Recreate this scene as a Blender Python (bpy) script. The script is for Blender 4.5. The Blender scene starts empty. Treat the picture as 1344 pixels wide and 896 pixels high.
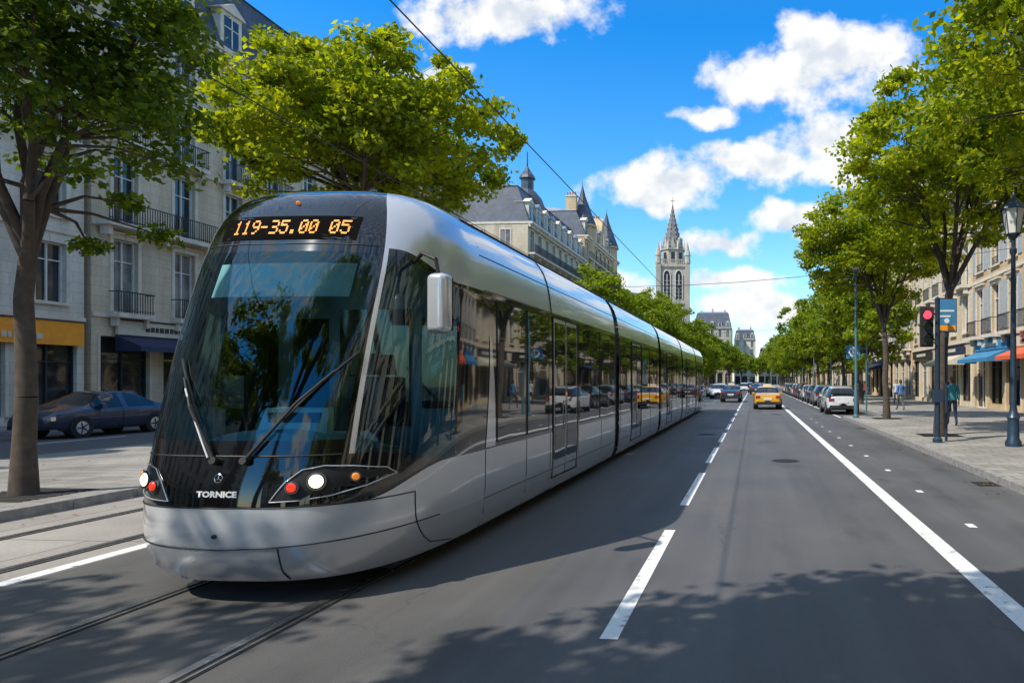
import bpy, math, random, bmesh
import numpy as np
from mathutils import Vector, Matrix
random.seed(7); rng=np.random.default_rng(7)
scene=bpy.context.scene
COL=scene.collection
R=math.radians
# ------------------------------------------------------------------ materials
def newmat(name):
    m=bpy.data.materials.new(name); m.use_nodes=True
    nt=m.node_tree; return m,nt,nt.nodes['Principled BSDF']
def N(nt,t,**kw):
    n=nt.nodes.new(t)
    for k,v in kw.items(): setattr(n,k,v)
    return n
def L(nt,a,b): nt.links.new(a,b)
def mth(nt,op,a,b=None,c=None,clamp=False):
    n=nt.nodes.new('ShaderNodeMath'); n.operation=op; n.use_clamp=clamp
    for i,x in enumerate((a,b,c)):
        if x is None: continue
        if isinstance(x,(int,float)): n.inputs[i].default_value=x
        else: nt.links.new(x,n.inputs[i])
    return n.outputs[0]
def ramp(nt,fac,stops):
    r=nt.nodes.new('ShaderNodeValToRGB'); el=r.color_ramp.elements
    while len(el)>1: el.remove(el[-1])
    for i,(p,c) in enumerate(stops):
        e=el[0] if i==0 else el.new(p)
        e.position=p; e.color=(*c,1) if len(c)==3 else c
    nt.links.new(fac,r.inputs[0]); return r.outputs[0]
def noise(nt,scale,detail=4,vec=None,rough=.55):
    n=nt.nodes.new('ShaderNodeTexNoise'); n.inputs['Scale'].default_value=scale
    n.inputs['Detail'].default_value=detail; n.inputs['Roughness'].default_value=rough
    if vec is not None: nt.links.new(vec,n.inputs['Vector'])
    return n.outputs['Fac']
def mixc(nt,f,a,b,bt='MIX'):
    n=nt.nodes.new('ShaderNodeMix'); n.data_type='RGBA'; n.blend_type=bt
    if isinstance(f,(int,float)): n.inputs[0].default_value=f
    else: nt.links.new(f,n.inputs[0])
    for i,x in ((6,a),(7,b)):
        if isinstance(x,tuple): n.inputs[i].default_value=(*x[:3],1)
        else: nt.links.new(x,n.inputs[i])
    return n.outputs[2]
def objco(nt): return nt.nodes.new('ShaderNodeTexCoord').outputs['Object']
def mapv(nt,vec,s): 
    n=nt.nodes.new('ShaderNodeMapping'); n.inputs['Scale'].default_value=s; nt.links.new(vec,n.inputs['Vector']); return n.outputs[0]
def bump(nt,b,h,st=.3,d=.02):
    n=nt.nodes.new('ShaderNodeBump'); n.inputs['Strength'].default_value=st; n.inputs['Distance'].default_value=d
    nt.links.new(h,n.inputs['Height']); nt.links.new(n.outputs[0],b.inputs['Normal'])
def simple(name,col,rough=.6,metal=0,var=.12,scale=4,coat=0,ior=None,emis=None,es=0,bmp=0,spec=None):
    m,nt,b=newmat(name)
    v=objco(nt); f=noise(nt,scale,4,v)
    a=tuple(c*(1-var) for c in col); c2=tuple(min(1,c*(1+var)) for c in col)
    L(nt,ramp(nt,f,[(.3,a),(.7,c2)]),b.inputs['Base Color'])
    r=ramp(nt,f,[(.3,(max(0,rough*.85),)*3),(.7,(min(1,rough*1.15),)*3)])
    L(nt,r,b.inputs['Roughness'])
    b.inputs['Metallic'].default_value=metal
    b.inputs['Coat Weight'].default_value=coat; b.inputs['Coat Roughness'].default_value=.04
    if spec is not None: b.inputs['Specular IOR Level'].default_value=spec
    if ior: b.inputs['IOR'].default_value=ior
    if emis: b.inputs['Emission Color'].default_value=(*emis,1); b.inputs['Emission Strength'].default_value=es
    if bmp: bump(nt,b,noise(nt,scale*8,4,v),bmp,.01)
    return m
def asphalt(name,lo,hi,cracks=True):
    m,nt,b=newmat(name); v=objco(nt)
    big=noise(nt,.35,5,v); fine=noise(nt,90,3,v,.7); band=noise(nt,1,4,mapv(nt,v,(2.0,.06,1)))
    f=mth(nt,'ADD',mth(nt,'MULTIPLY',big,.35),mth(nt,'ADD',mth(nt,'MULTIPLY',fine,.3),mth(nt,'MULTIPLY',band,.35)))
    c=ramp(nt,f,[(.38,lo),(.62,hi)])
    sp=noise(nt,230,2,v,.8)
    c=mixc(nt,ramp(nt,sp,[(.60,(0,0,0)),(.70,(.6,)*3)]),c,(.25,.25,.24))
    if cracks:
        vo=nt.nodes.new('ShaderNodeTexVoronoi'); vo.feature='DISTANCE_TO_EDGE'; vo.inputs['Scale'].default_value=.32
        wv=nt.nodes.new('ShaderNodeVectorMath'); wv.operation='ADD'; L(nt,v,wv.inputs[0])
        nn=nt.nodes.new('ShaderNodeTexNoise'); nn.inputs['Scale'].default_value=1.6; nn.inputs['Detail'].default_value=6; L(nt,v,nn.inputs['Vector'])
        L(nt,nn.outputs['Color'],wv.inputs[1]); L(nt,wv.outputs[0],vo.inputs['Vector'])
        ck=ramp(nt,vo.outputs['Distance'],[(0,(.55,)*3),(.006,(0,)*3)])
        gate=ramp(nt,noise(nt,.22,2,v),[(.5,(0,)*3),(.58,(1,)*3)])
        c=mixc(nt,mth(nt,'MULTIPLY',ck,gate),c,(.02,.02,.022))
    st=ramp(nt,noise(nt,1.1,5,mapv(nt,v,(1,.35,1))),[(.56,(0,)*3),(.72,(.5,)*3)])
    c=mixc(nt,st,c,(.035,.035,.036))
    L(nt,c,b.inputs['Base Color'])
    L(nt,ramp(nt,big,[(.3,(.55,)*3),(.7,(.8,)*3)]),b.inputs['Roughness'])
    bump(nt,b,fine,.6,.01); return m
def paving(name,lo,hi,sx=.6,sy=.4):
    m,nt,b=newmat(name); v=objco(nt)
    br=nt.nodes.new('ShaderNodeTexBrick'); L(nt,v,br.inputs['Vector'])
    br.inputs['Scale'].default_value=1; br.inputs['Brick Width'].default_value=sx; br.inputs['Row Height'].default_value=sy
    br.inputs['Mortar Size'].default_value=.012; br.inputs['Color1'].default_value=(*lo,1); br.inputs['Color2'].default_value=(*hi,1)
    br.inputs['Mortar'].default_value=(lo[0]*.45,lo[1]*.45,lo[2]*.45,1)
    st=ramp(nt,noise(nt,.5,6,v),[(.3,(.64,)*3),(.7,(1.1,)*3)])
    c=mixc(nt,1,br.outputs['Color'],st,'MULTIPLY')
    gum=ramp(nt,noise(nt,26,3,v,.7),[(.3,(.78,)*3),(.55,(1,)*3)])
    c=mixc(nt,1,c,gum,'MULTIPLY')
    L(nt,c,b.inputs['Base Color']); b.inputs['Roughness'].default_value=.8
    bump(nt,b,noise(nt,60,3,v),.3,.006); return m
def stone(name,col):
    m,nt,b=newmat(name); v=objco(nt)
    s=nt.nodes.new('ShaderNodeSeparateXYZ'); L(nt,v,s.inputs[0])
    cb=nt.nodes.new('ShaderNodeCombineXYZ'); L(nt,mth(nt,'ADD',s.outputs[0],s.outputs[1]),cb.inputs[0]); L(nt,s.outputs[2],cb.inputs[1])
    br=nt.nodes.new('ShaderNodeTexBrick'); L(nt,cb.outputs[0],br.inputs['Vector'])
    br.inputs['Scale'].default_value=1; br.inputs['Brick Width'].default_value=.95; br.inputs['Row Height'].default_value=.42; br.inputs['Mortar Size'].default_value=.010
    c1=tuple(x*.95 for x in col); c2=tuple(x*1.03 for x in col)
    br.inputs['Color1'].default_value=(*c1,1); br.inputs['Color2'].default_value=(*c2,1); br.inputs['Mortar'].default_value=(*tuple(x*.7 for x in col),1)
    st=ramp(nt,noise(nt,1,5,mapv(nt,v,(1.1,1.1,.18))),[(.3,(.74,.71,.65)),(.62,(1.05,)*3)])
    c=mixc(nt,1,br.outputs['Color'],st,'MULTIPLY')
    c=mixc(nt,1,c,ramp(nt,noise(nt,9,3,v),[(.3,(.88,)*3),(.7,(1.04,)*3)]),'MULTIPLY')
    L(nt,c,b.inputs['Base Color']); b.inputs['Roughness'].default_value=.85
    bump(nt,b,br.outputs['Fac'],-.3,.01); return m
def slate(name,col):
    m,nt,b=newmat(name); v=objco(nt)
    s=nt.nodes.new('ShaderNodeSeparateXYZ'); L(nt,v,s.inputs[0])
    cb=nt.nodes.new('ShaderNodeCombineXYZ'); L(nt,mth(nt,'ADD',s.outputs[0],s.outputs[1]),cb.inputs[0]); L(nt,s.outputs[2],cb.inputs[1])
    br=nt.nodes.new('ShaderNodeTexBrick'); L(nt,cb.outputs[0],br.inputs['Vector'])
    br.inputs['Scale'].default_value=1; br.inputs['Brick Width'].default_value=.35; br.inputs['Row Height'].default_value=.22; br.inputs['Mortar Size'].default_value=.012
    br.inputs['Color1'].default_value=(*col,1); br.inputs['Color2'].default_value=(*tuple(x*1.7 for x in col),1); br.inputs['Mortar'].default_value=(*tuple(x*.5 for x in col),1)
    L(nt,mixc(nt,1,br.outputs['Color'],ramp(nt,noise(nt,.8,5,v),[(.3,(.75,)*3),(.7,(1.25,)*3)]),'MULTIPLY'),b.inputs['Base Color'])
    b.inputs['Roughness'].default_value=.5; return m
def winglass(name,col,rough=.05):
    m,nt,b=newmat(name); v=objco(nt)
    L(nt,ramp(nt,noise(nt,.9,3,v),[(.35,tuple(x*.5 for x in col)),(.65,tuple(x*1.4 for x in col))]),b.inputs['Base Color'])
    b.inputs['Roughness'].default_value=rough; b.inputs['IOR'].default_value=1.6
    bump(nt,b,noise(nt,.7,2,v),.15,.03)
    return m
def paint_mark(name,col=(.8,.8,.78)):
    m,nt,b=newmat(name); v=objco(nt)
    w=ramp(nt,noise(nt,7,6,v,.75),[(.34,(0,)*3),(.45,(1,)*3)])
    w2=ramp(nt,noise(nt,60,3,v,.8),[(.3,(.55,)*3),(.44,(1,)*3)])
    c=mixc(nt,mth(nt,'MULTIPLY',w,w2),(.2,.2,.2),col)
    L(nt,c,b.inputs['Base Color']); b.inputs['Roughness'].default_value=.65; return m
def leafmat(name,dark,light,trans=.45):
    m=bpy.data.materials.new(name); m.use_nodes=True; nt=m.node_tree; nt.nodes.clear()
    out=N(nt,'ShaderNodeOutputMaterial'); v=N(nt,'ShaderNodeTexCoord').outputs['Object']
    g=N(nt,'ShaderNodeNewGeometry')
    f=mth(nt,'ADD',mth(nt,'MULTIPLY',noise(nt,.7,2,v),.7),mth(nt,'MULTIPLY',g.outputs['Random Per Island'],.4))
    c=ramp(nt,f,[(.3,dark),(.75,light)])
    d=N(nt,'ShaderNodeBsdfDiffuse'); L(nt,c,d.inputs['Color'])
    gl=N(nt,'ShaderNodeBsdfGlossy'); gl.inputs['Roughness'].default_value=.45
    t=N(nt,'ShaderNodeBsdfTranslucent'); L(nt,mixc(nt,1,c,(2.1,1.9,.5),'MULTIPLY'),t.inputs['Color'])
    m0=N(nt,'ShaderNodeMixShader'); m0.inputs[0].default_value=.04; L(nt,d.outputs[0],m0.inputs[1]); L(nt,gl.outputs[0],m0.inputs[2])
    mx=N(nt,'ShaderNodeMixShader'); mx.inputs[0].default_value=trans
    L(nt,m0.outputs[0],mx.inputs[1]); L(nt,t.outputs[0],mx.inputs[2]); L(nt,mx.outputs[0],out.inputs[0]); return m
def clearglass(name,tint,refl=1.0):
    m=bpy.data.materials.new(name); m.use_nodes=True; nt=m.node_tree; nt.nodes.clear()
    out=N(nt,'ShaderNodeOutputMaterial'); t=N(nt,'ShaderNodeBsdfTransparent'); t.inputs[0].default_value=(*tint,1)
    g=N(nt,'ShaderNodeBsdfGlossy'); g.inputs['Roughness'].default_value=.015; g.inputs['Color'].default_value=(.85,.97,1,1)
    fr=N(nt,'ShaderNodeFresnel'); fr.inputs[0].default_value=1.7
    f=mth(nt,'MULTIPLY',fr.outputs[0],refl,clamp=True)
    mx=N(nt,'ShaderNodeMixShader'); L(nt,f,mx.inputs[0]); L(nt,t.outputs[0],mx.inputs[1]); L(nt,g.outputs[0],mx.inputs[2]); L(nt,mx.outputs[0],out.inputs[0]); return m

M={}
M['asphalt']=asphalt('asphalt',(.066,.065,.068),(.128,.126,.128))
M['asphalt_track']=asphalt('asphalt_track',(.070,.067,.064),(.135,.13,.125))
M['concrete']=paving('concrete_slab',(.35,.32,.285),(.42,.39,.345),3.0,2.4)
M['paving']=paving('paving_stone',(.30,.28,.25),(.4,.375,.335))
M['ground']=simple('earth',(.09,.09,.08),.9,var=.3,scale=.3)
M['kerb']=simple('granite_kerb',(.27,.26,.245),.8,var=.3,scale=9)
M['mark']=paint_mark('road_paint')
M['steel']=simple('rail_steel',(.6,.58,.56),.25,.9,var=.2,scale=12)
M['groove']=simple('rail_groove',(.015,.014,.013),.9)
M['silver']=simple('silver_paint',(.72,.73,.75),.22,.5,var=.02,scale=1,coat=1)
M['silver2']=simple('silver_paint_dark',(.6,.61,.63),.24,.5,var=.02,scale=1,coat=1)
M['black']=simple('gloss_black',(.006,.006,.007),.05,0,var=.1,scale=1,coat=1)
M['tglass']=winglass('tinted_glass',(.014,.018,.021),.02); M['tglass'].node_tree.nodes['Principled BSDF'].inputs['IOR'].default_value=2.7
M['cglass']=winglass('car_glass',(.012,.015,.018),.03)
M['screen']=clearglass('windscreen_glass',(.60,.84,.88),1.1)
M['seam']=simple('rubber_seam',(.01,.01,.011),.6)
M['disp']=simple('display_black',(.004,.004,.004),.9,spec=.05)
M['rubber']=simple('bellows_rubber',(.015,.015,.016),.7)
M['matte']=simple('matt_black',(.02,.02,.02),.6)
M['chrome']=simple('chrome',(.7,.7,.7),.1,1,var=.03)
M['lampon']=simple('headlamp_lens',(1,.9,.7),.3,emis=(1,.78,.45),es=2.4)
M['lampred']=simple('red_lamp',(.6,.02,.01),.2,emis=(1,.06,.02),es=.7,coat=1)
M['lampamb']=simple('amber_lamp',(.7,.2,.02),.2,emis=(1,.3,.05),es=.4,coat=1)
M['led']=simple('led_amber',(.3,.1,.01),.6,emis=(1,.36,.03),es=1.35)
M['white']=simple('white_paint',(.75,.75,.74),.5,var=.05)
M['dash']=simple('dashboard',(.34,.52,.56),.5)
M['cabin']=simple('cabin_panel',(.32,.42,.44),.6)
M['blind']=simple('sun_blind',(.65,.78,.78),.8)
M['seat']=simple('seat_fabric',(.05,.07,.1),.9)
M['bark']=simple('bark',(.08,.06,.044),.9,var=.4,scale=7,bmp=.5)
M['leafA']=leafmat('leaf_bright',(.075,.14,.006),(.33,.37,.015),.55)
M['leafB']=leafmat('leaf_mid',(.055,.115,.006),(.26,.32,.015),.5)
M['leafD']=leafmat('leaf_deep',(.03,.075,.007),(.15,.21,.012),.47)
M['st_cream']=stone('stone_cream',(.66,.55,.39)); M['st_white']=stone('stone_white',(.70,.64,.53)); M['st_warm']=stone('stone_warm',(.62,.46,.27)); M['st_grey']=stone('stone_grey',(.47,.42,.34))
M['trim']=simple('limestone_trim',(.66,.58,.46),.8,var=.15,scale=2)
M['slate']=slate('roof_slate',(.04,.05,.07)); M['zinc']=simple('zinc_roof',(.24,.26,.3),.45,.3,var=.2,scale=.7)
M['spire']=slate('spire_stone',(.13,.12,.11))
M['brick']=simple('chimney_brick',(.36,.2,.12),.9,var=.25,scale=3)
M['terra']=simple('terracotta',(.38,.15,.07),.8)
M['wg1']=winglass('window_glass',(.03,.036,.042)); M['wg2']=winglass('window_glass_curtain',(.2,.2,.19),.12); M['wg3']=winglass('window_glass_blue',(.03,.06,.08))
M['frame']=simple('window_frame_white',(.68,.66,.6),.6)
M['iron']=simple('wrought_iron',(.015,.016,.02),.5)
M['shopglass']=winglass('shop_glass',(.03,.032,.03),.04)
for k,c in dict(orange=(1.0,.34,.01),blue=(.05,.22,.4),red=(.45,.04,.03),green=(.03,.14,.08),navy=(.02,.03,.07),ivory=(.6,.55,.42),rust=(.42,.13,.06),dark=(.03,.03,.03),teal=(.04,.25,.28),terra=(.7,.13,.05)).items():
    M['c_'+k]=simple('paint_'+k,c,.55,var=.1)
def carpaint(n,c): return simple('car_paint_'+n,c,.3,.25,var=.02,coat=1)
M['shutter']=simple('shutter_grey',(.36,.38,.38),.7)
# ------------------------------------------------------------------ mesh builder
class MB:
    def __init__(s,mat=None): s.v=[];s.f=[];s.mi=[];s.mats=[];s.M=mat or Matrix()
    def m(s,k):
        mt=M[k] if isinstance(k,str) else k
        if mt not in s.mats: s.mats.append(mt)
        return s.mats.index(mt)
    def add(s,pts,faces,mat):
        b=len(s.v); s.v+= [tuple(s.M@Vector(p)) for p in pts]; i=s.m(mat)
        for f in faces: s.f.append([b+k for k in f]); s.mi.append(i)
    def box(s,x0,x1,y0,y1,z0,z1,mat):
        p=[(x0,y0,z0),(x1,y0,z0),(x1,y1,z0),(x0,y1,z0),(x0,y0,z1),(x1,y0,z1),(x1,y1,z1),(x0,y1,z1)]
        s.add(p,[(3,2,1,0),(4,5,6,7),(0,1,5,4),(1,2,6,5),(2,3,7,6),(3,0,4,7)],mat)
    def quad(s,pts,mat): s.add(pts,[tuple(range(len(pts)))],mat)
    def frus(s,b,t,mat):
        x0,x1,y0,y1,z0=b; X0,X1,Y0,Y1,z1=t
        p=[(x0,y0,z0),(x1,y0,z0),(x1,y1,z0),(x0,y1,z0),(X0,Y0,z1),(X1,Y0,z1),(X1,Y1,z1),(X0,Y1,z1)]
        s.add(p,[(3,2,1,0),(4,5,6,7),(0,1,5,4),(1,2,6,5),(2,3,7,6),(3,0,4,7)],mat)
    def cyl(s,p0,p1,r0,r1,mat,n=8,caps=True):
        p0=Vector(p0);p1=Vector(p1);d=(p1-p0)
        if d.length<1e-6: return
        q=d.to_track_quat('Z','Y'); pts=[];fs=[]
        for (c,r) in ((p0,r0),(p1,r1)):
            for i in range(n):
                a=2*math.pi*i/n; pts.append(tuple(c+q@Vector((math.cos(a)*r,math.sin(a)*r,0))))
        for i in range(n): j=(i+1)%n; fs.append((i,j,n+j,n+i))
        if caps: fs.append(tuple(range(n-1,-1,-1))); fs.append(tuple(range(n,2*n)))
        s.add(pts,fs,mat)
    def tube(s,pts,r,mat,n=6):
        for a,b in zip(pts[:-1],pts[1:]): s.cyl(a,b,r,r,mat,n)
    def lathe(s,c,prof,mat,n=12,sq=None):
        pts=[];fs=[];c=Vector(c)
        for (r,z) in prof:
            for i in range(n):
                a=2*math.pi*(i+.5)/n; pts.append((c.x+math.cos(a)*r,c.y+math.sin(a)*r,c.z+z))
        for k in range(len(prof)-1):
            for i in range(n): j=(i+1)%n; fs.append((k*n+i,k*n+j,(k+1)*n+j,(k+1)*n+i))
        s.add(pts,fs,mat)
    def sph(s,c,r,mat,n=12,sc=(1,1,1)):
        m=n//2
        pts=[];fs=[]
        for k in range(m+1):
            t=math.pi*k/m
            for i in range(n):
                a=2*math.pi*i/n; pts.append((c[0]+r*sc[0]*math.sin(t)*math.cos(a),c[1]+r*sc[1]*math.sin(t)*math.sin(a),c[2]-r*sc[2]*math.cos(t)))
        for k in range(m):
            for i in range(n): j=(i+1)%n; fs.append((k*n+i,k*n+j,(k+1)*n+j,(k+1)*n+i))
        s.add(pts,fs,mat)
    def mesh(s,name,smooth=False,angle=None):
        me=bpy.data.meshes.new(name); me.from_pydata(s.v,[],s.f)
        for mt in s.mats: me.materials.append(mt)
        me.polygons.foreach_set('material_index',s.mi)
        if smooth:
            me.polygons.foreach_set('use_smooth',[True]*len(s.f))
            if angle: me.set_sharp_from_angle(angle=R(angle))
        me.update(); return me
    def obj(s,name,parent=None,smooth=False,angle=None,loc=None,rot=0):
        return mkobj(name,s.mesh(name,smooth,angle),parent,loc,rot)
def mkobj(name,me,parent=None,loc=None,rot=0,scale=None):
    o=bpy.data.objects.new(name,me); COL.objects.link(o)
    if parent: o.parent=parent
    if loc: o.location=loc
    if rot: o.rotation_euler=(0,0,rot)
    if scale: o.scale=scale
    return o
def empty(name,loc=(0,0,0),rot=0):
    o=bpy.data.objects.new(name,None); COL.objects.link(o); o.location=loc; o.rotation_euler=(0,0,rot); o.empty_display_size=.3; return o
# ------------------------------------------------------------------ camera / light / sky
TH=R(4.0); cT,sT=math.cos(TH),math.sin(TH); PX,PY,F=927.4,500.0,896.0; CH=1.8
cam=bpy.data.cameras.new('camera'); co=bpy.data.objects.new('camera',cam); COL.objects.link(co)
co.location=(0,0,CH); co.rotation_euler=(R(90),0,TH); cam.lens=24; cam.sensor_width=36
cam.shift_x=-(PX-672)/1344; cam.shift_y=(PY-448)/1344; cam.clip_end=4000; cam.clip_start=.05
scene.camera=co
sd=Vector((-2.2,-1.95,3.5)).normalized()
sun=bpy.data.lights.new('sun','SUN'); sun.energy=5; sun.angle=R(.5); sun.color=(1,.93,.82)
so=bpy.data.objects.new('sun',sun); COL.objects.link(so); so.rotation_euler=(-sd).to_track_quat('-Z','Y').to_euler(); so.location=(-20,-20,40)
scene.view_settings.view_transform='Standard'; scene.view_settings.look='None'; scene.view_settings.exposure=0
w=bpy.data.worlds.new('World'); scene.world=w; w.use_nodes=True; nt=w.node_tree; nt.nodes.clear()
try: w.cycles.sampling_method='NONE'
except Exception as ex: print(ex)
out=N(nt,'ShaderNodeOutputWorld'); bg=N(nt,'ShaderNodeBackground'); bg.inputs[1].default_value=.15; L(nt,bg.outputs[0],out.inputs[0])
sky=N(nt,'ShaderNodeTexSky'); sky.sky_type='NISHITA'; sky.sun_disc=False; sky.sun_elevation=math.asin(sd.z); sky.sun_rotation=math.atan2(sd.x,sd.y)%(2*math.pi)
sky.air_density=1.0; sky.dust_density=.3; sky.ozone_density=2.0
tc=N(nt,'ShaderNodeTexCoord'); sx=N(nt,'ShaderNodeSeparateXYZ'); L(nt,tc.outputs['Generated'],sx.inputs[0])
tint=ramp(nt,sx.outputs[2],[(0,(.62,.63,.62)),(.1,(.46,.62,.68)),(.26,(.22,.55,.72)),(.46,(.05,.47,.80)),(.75,(.2,.55,.72))])
tint2=mixc(nt,1,tint,(2.3,2.3,2.3),'MULTIPLY')
skyc=mixc(nt,1,sky.outputs[0],tint2,'MULTIPLY')
ay=mth(nt,'MAXIMUM',mth(nt,'ABSOLUTE',sx.outputs[1]),.06)
U=mth(nt,'DIVIDE',sx.outputs[0],ay); V=mth(nt,'DIVIDE',sx.outputs[2],ay)
cmb=N(nt,'ShaderNodeCombineXYZ'); L(nt,U,cmb.inputs[0]); L(nt,V,cmb.inputs[1])
wn=N(nt,'ShaderNodeTexNoise'); wn.inputs['Scale'].default_value=8; wn.inputs['Detail'].default_value=3; L(nt,cmb.outputs[0],wn.inputs['Vector'])
wa=N(nt,'ShaderNodeVectorMath',operation='MULTIPLY_ADD'); L(nt,wn.outputs['Color'],wa.inputs[0]); wa.inputs[1].default_value=(.07,.07,0); 
ws=N(nt,'ShaderNodeVectorMath',operation='SUBTRACT'); L(nt,cmb.outputs[0],ws.inputs[0]); ws.inputs[1].default_value=(.035,.035,0); L(nt,ws.outputs[0],wa.inputs[2])
blobs=[(660,22,110,34),(575,92,36,15),(490,74,70,18),(1100,72,92,50),(1020,108,95,36),(925,143,45,14),(1085,182,72,34),(1000,212,100,30),(870,243,100,30),
 (1045,285,60,23),(1100,225,34,14),(950,318,55,17),(960,372,80,20),(985,405,85,22),(1190,300,70,26),(820,400,70,26)]
def px2uv(px,py):
    lat=(px-PX)/F; up=(PY-py)/F
    d=Vector((-sT,cT,0))+lat*Vector((cT,sT,0)); return d.x/d.y, up/d.y
cur=None
for (px,py,rx,ry) in blobs:
    u,v=px2uv(px,py)
    b=N(nt,'ShaderNodeVectorMath',operation='MULTIPLY_ADD'); L(nt,wa.outputs[0],b.inputs[0]); kx,ky=F/rx/1.15,F/ry/1.15
    b.inputs[1].default_value=(kx,ky,0); b.inputs[2].default_value=(-u*kx,-v*ky,0)
    l=N(nt,'ShaderNodeVectorMath',operation='LENGTH'); L(nt,b.outputs[0],l.inputs[0])
    cur=l.outputs['Value'] if cur is None else mth(nt,'SMOOTH_MIN',cur,l.outputs['Value'],.25)
fl_=N(nt,'ShaderNodeMapRange'); L(nt,V,fl_.inputs[0]); fl_.inputs[1].default_value=.68; fl_.inputs[2].default_value=1.1; fl_.inputs[3].default_value=-1.2; fl_.inputs[4].default_value=.12  # cloud cover added high above the view to whiten the blue sky fill
cur=mth(nt,'MAXIMUM',mth(nt,'SUBTRACT',1,cur),fl_.outputs[0])
nz=noise(nt,11,6,cmb.outputs[0],.58)
dens=mth(nt,'ADD',mth(nt,'MULTIPLY',cur,.85),mth(nt,'MULTIPLY',mth(nt,'SUBTRACT',nz,.5),2.5))
mask=N(nt,'ShaderNodeMapRange',interpolation_type='SMOOTHSTEP'); L(nt,dens,mask.inputs[0]); mask.inputs[1].default_value=-.1; mask.inputs[2].default_value=.42
shade=N(nt,'ShaderNodeMapRange',interpolation_type='SMOOTHSTEP')
off=N(nt,'ShaderNodeVectorMath',operation='ADD'); L(nt,cmb.outputs[0],off.inputs[0]); off.inputs[1].default_value=(-.02,.035,0)
nz2=noise(nt,11,3,off.outputs[0],.55)
sh=mth(nt,'ADD',mth(nt,'SUBTRACT',nz,nz2),mth(nt,'MULTIPLY',dens,-.05))
L(nt,sh,shade.inputs[0]); shade.inputs[1].default_value=-.2; shade.inputs[2].default_value=.02
cc=mixc(nt,shade.outputs[0],(4.9,5.3,5.8),(7.0,6.95,6.8))
up=N(nt,'ShaderNodeMapRange'); L(nt,sx.outputs[2],up.inputs[0]); up.inputs[1].default_value=0; up.inputs[2].default_value=.03
mk=mth(nt,'MULTIPLY',mth(nt,'MULTIPLY',mask.outputs[0],up.outputs[0]),.97)
L(nt,mixc(nt,mk,skyc,cc),bg.inputs[0])
# ------------------------------------------------------------------ ground
g=MB(); g.quad([(-1500,-300,-.03),(1500,-300,-.03),(1500,2500,-.03),(-1500,2500,-.03)],'ground'); g.obj('ground')
g=MB(); g.quad([(-1.95,-60,0),(4.25,-60,0),(4.25,400,0),(-1.95,400,0)],'asphalt'); g.quad([(4.25,33,0),(6.4,33,0),(6.4,400,0),(4.25,400,0)],'asphalt')
g.quad([(-25,-60,0),(-16.15,-60,0),(-16.15,400,0),(-25,400,0)],'asphalt')
g.box(-40,-25,64,74,-.02,.008,'asphalt')
g.obj('road')
g=MB(); g.quad([(-6.55,-60,0),(-1.95,-60,0),(-1.95,400,0),(-6.55,400,0)],'asphalt_track'); g.quad([(-9.6,-60,0),(-6.55,-60,0),(-6.55,400,0),(-9.6,400,0)],'concrete'); g.obj('tram_track_bed')
g=MB()
for x in (-4.96,-3.5,-8.6,-7.14):
    g.box(x-.045,x+.03,-60,400,-.01,.012,'steel'); g.box(x+.03,x+.07,-60,400,-.01,.006,'groove'); g.box(x+.07,x+.095,-60,400,-.01,.011,'steel')
    g.box(x-.062,x-.045,-60,400,-.01,.005,'seam'); g.box(x+.095,x+.112,-60,400,-.01,.005,'seam')
g.obj('tram_rails')
g=MB(); PH=.13
g.box(4.4,14.2,-60,33,-.02,PH,'paving'); g.box(6.55,14.2,33,400,-.02,PH,'paving')
g.box(-16,-9.75,-60,400,-.02,PH,'paving'); g.box(-32,-25.15,-60,64,-.02,PH,'paving'); g.box(-32,-25.15,74,400,-.02,PH,'paving')
g.obj('pavement')
g=MB()
for (x,y) in ((-10.7,9.3),(-11.2,19.2),(5.7,21.5),(5.9,31),(8.8,12.2)):
    g.box(x-.6,x+.6,y-.6,y+.6,PH,PH+.004,'ground'); 
    for k in range(-5,6): g.box(x-.6,x+.6,y+k*.11-.02,y+k*.11+.02,PH+.004,PH+.012,'rubber')
g.obj('tree_grates')
# fallen leaves along the kerbs
g=MB()
for i in range(420):
    s=random.random()
    if s<.45: x=4.25-abs(random.gauss(0,.25)); z=.012; y=random.uniform(3,30)
    elif s<.7: x=random.uniform(4.5,9); z=PH+.015; y=random.uniform(6,34)
    elif s<.85: x=-9.55+abs(random.gauss(0,.3)); z=.012; y=random.uniform(3,20)
    else: x=random.uniform(-15,-9.8); z=PH+.015; y=random.uniform(6,24)
    a=random.uniform(0,6.28); r=random.uniform(.025,.05); ca,sa=math.cos(a)*r,math.sin(a)*r
    g.quad([(x-ca,y-sa,z),(x+sa*.6,y-ca*.6,z+.004),(x+ca,y+sa,z+.008),(x-sa*.6,y+ca*.6,z+.01)],random.choice(['leafB','leafA','c_rust','bark']))
g.obj('fallen_leaves')
g=MB()
def kerbline(x0,x1,ya,yb):
    y=ya
    while y<yb:
        e=min(y+1.0,yb); g.box(x0,x1,y+.006,e-.006,-.02,PH+.006,'kerb'); y=e
        if y>110: 
            g.box(x0,x1,y,yb,-.02,PH+.006,'kerb'); break
kerbline(4.25,4.398,-20,33.15); kerbline(6.402,6.548,33.15,400); kerbline(-9.748,-9.6,-20,400); kerbline(-16.15,-16.002,-20,400); kerbline(-25.148,-25,-20,64); kerbline(-25.148,-25,74,400)
g.box(4.4,6.548,33.001,33.148,-.02,PH+.006,'kerb')
g.obj('kerb')
g=MB()
def mark(x0,x1,y0,y1): g.quad([(x0,y0,.0045),(x1,y0,.0045),(x1,y1,.0045),(x0,y1,.0045)],'mark')
mark(1.93,2.13,-30,300); mark(-6.74,-6.57,-30,300)
y=-5.6
while y<250: mark(-1.08,-.95,y,y+3.5); y+=5.15
y=-2.0
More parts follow.
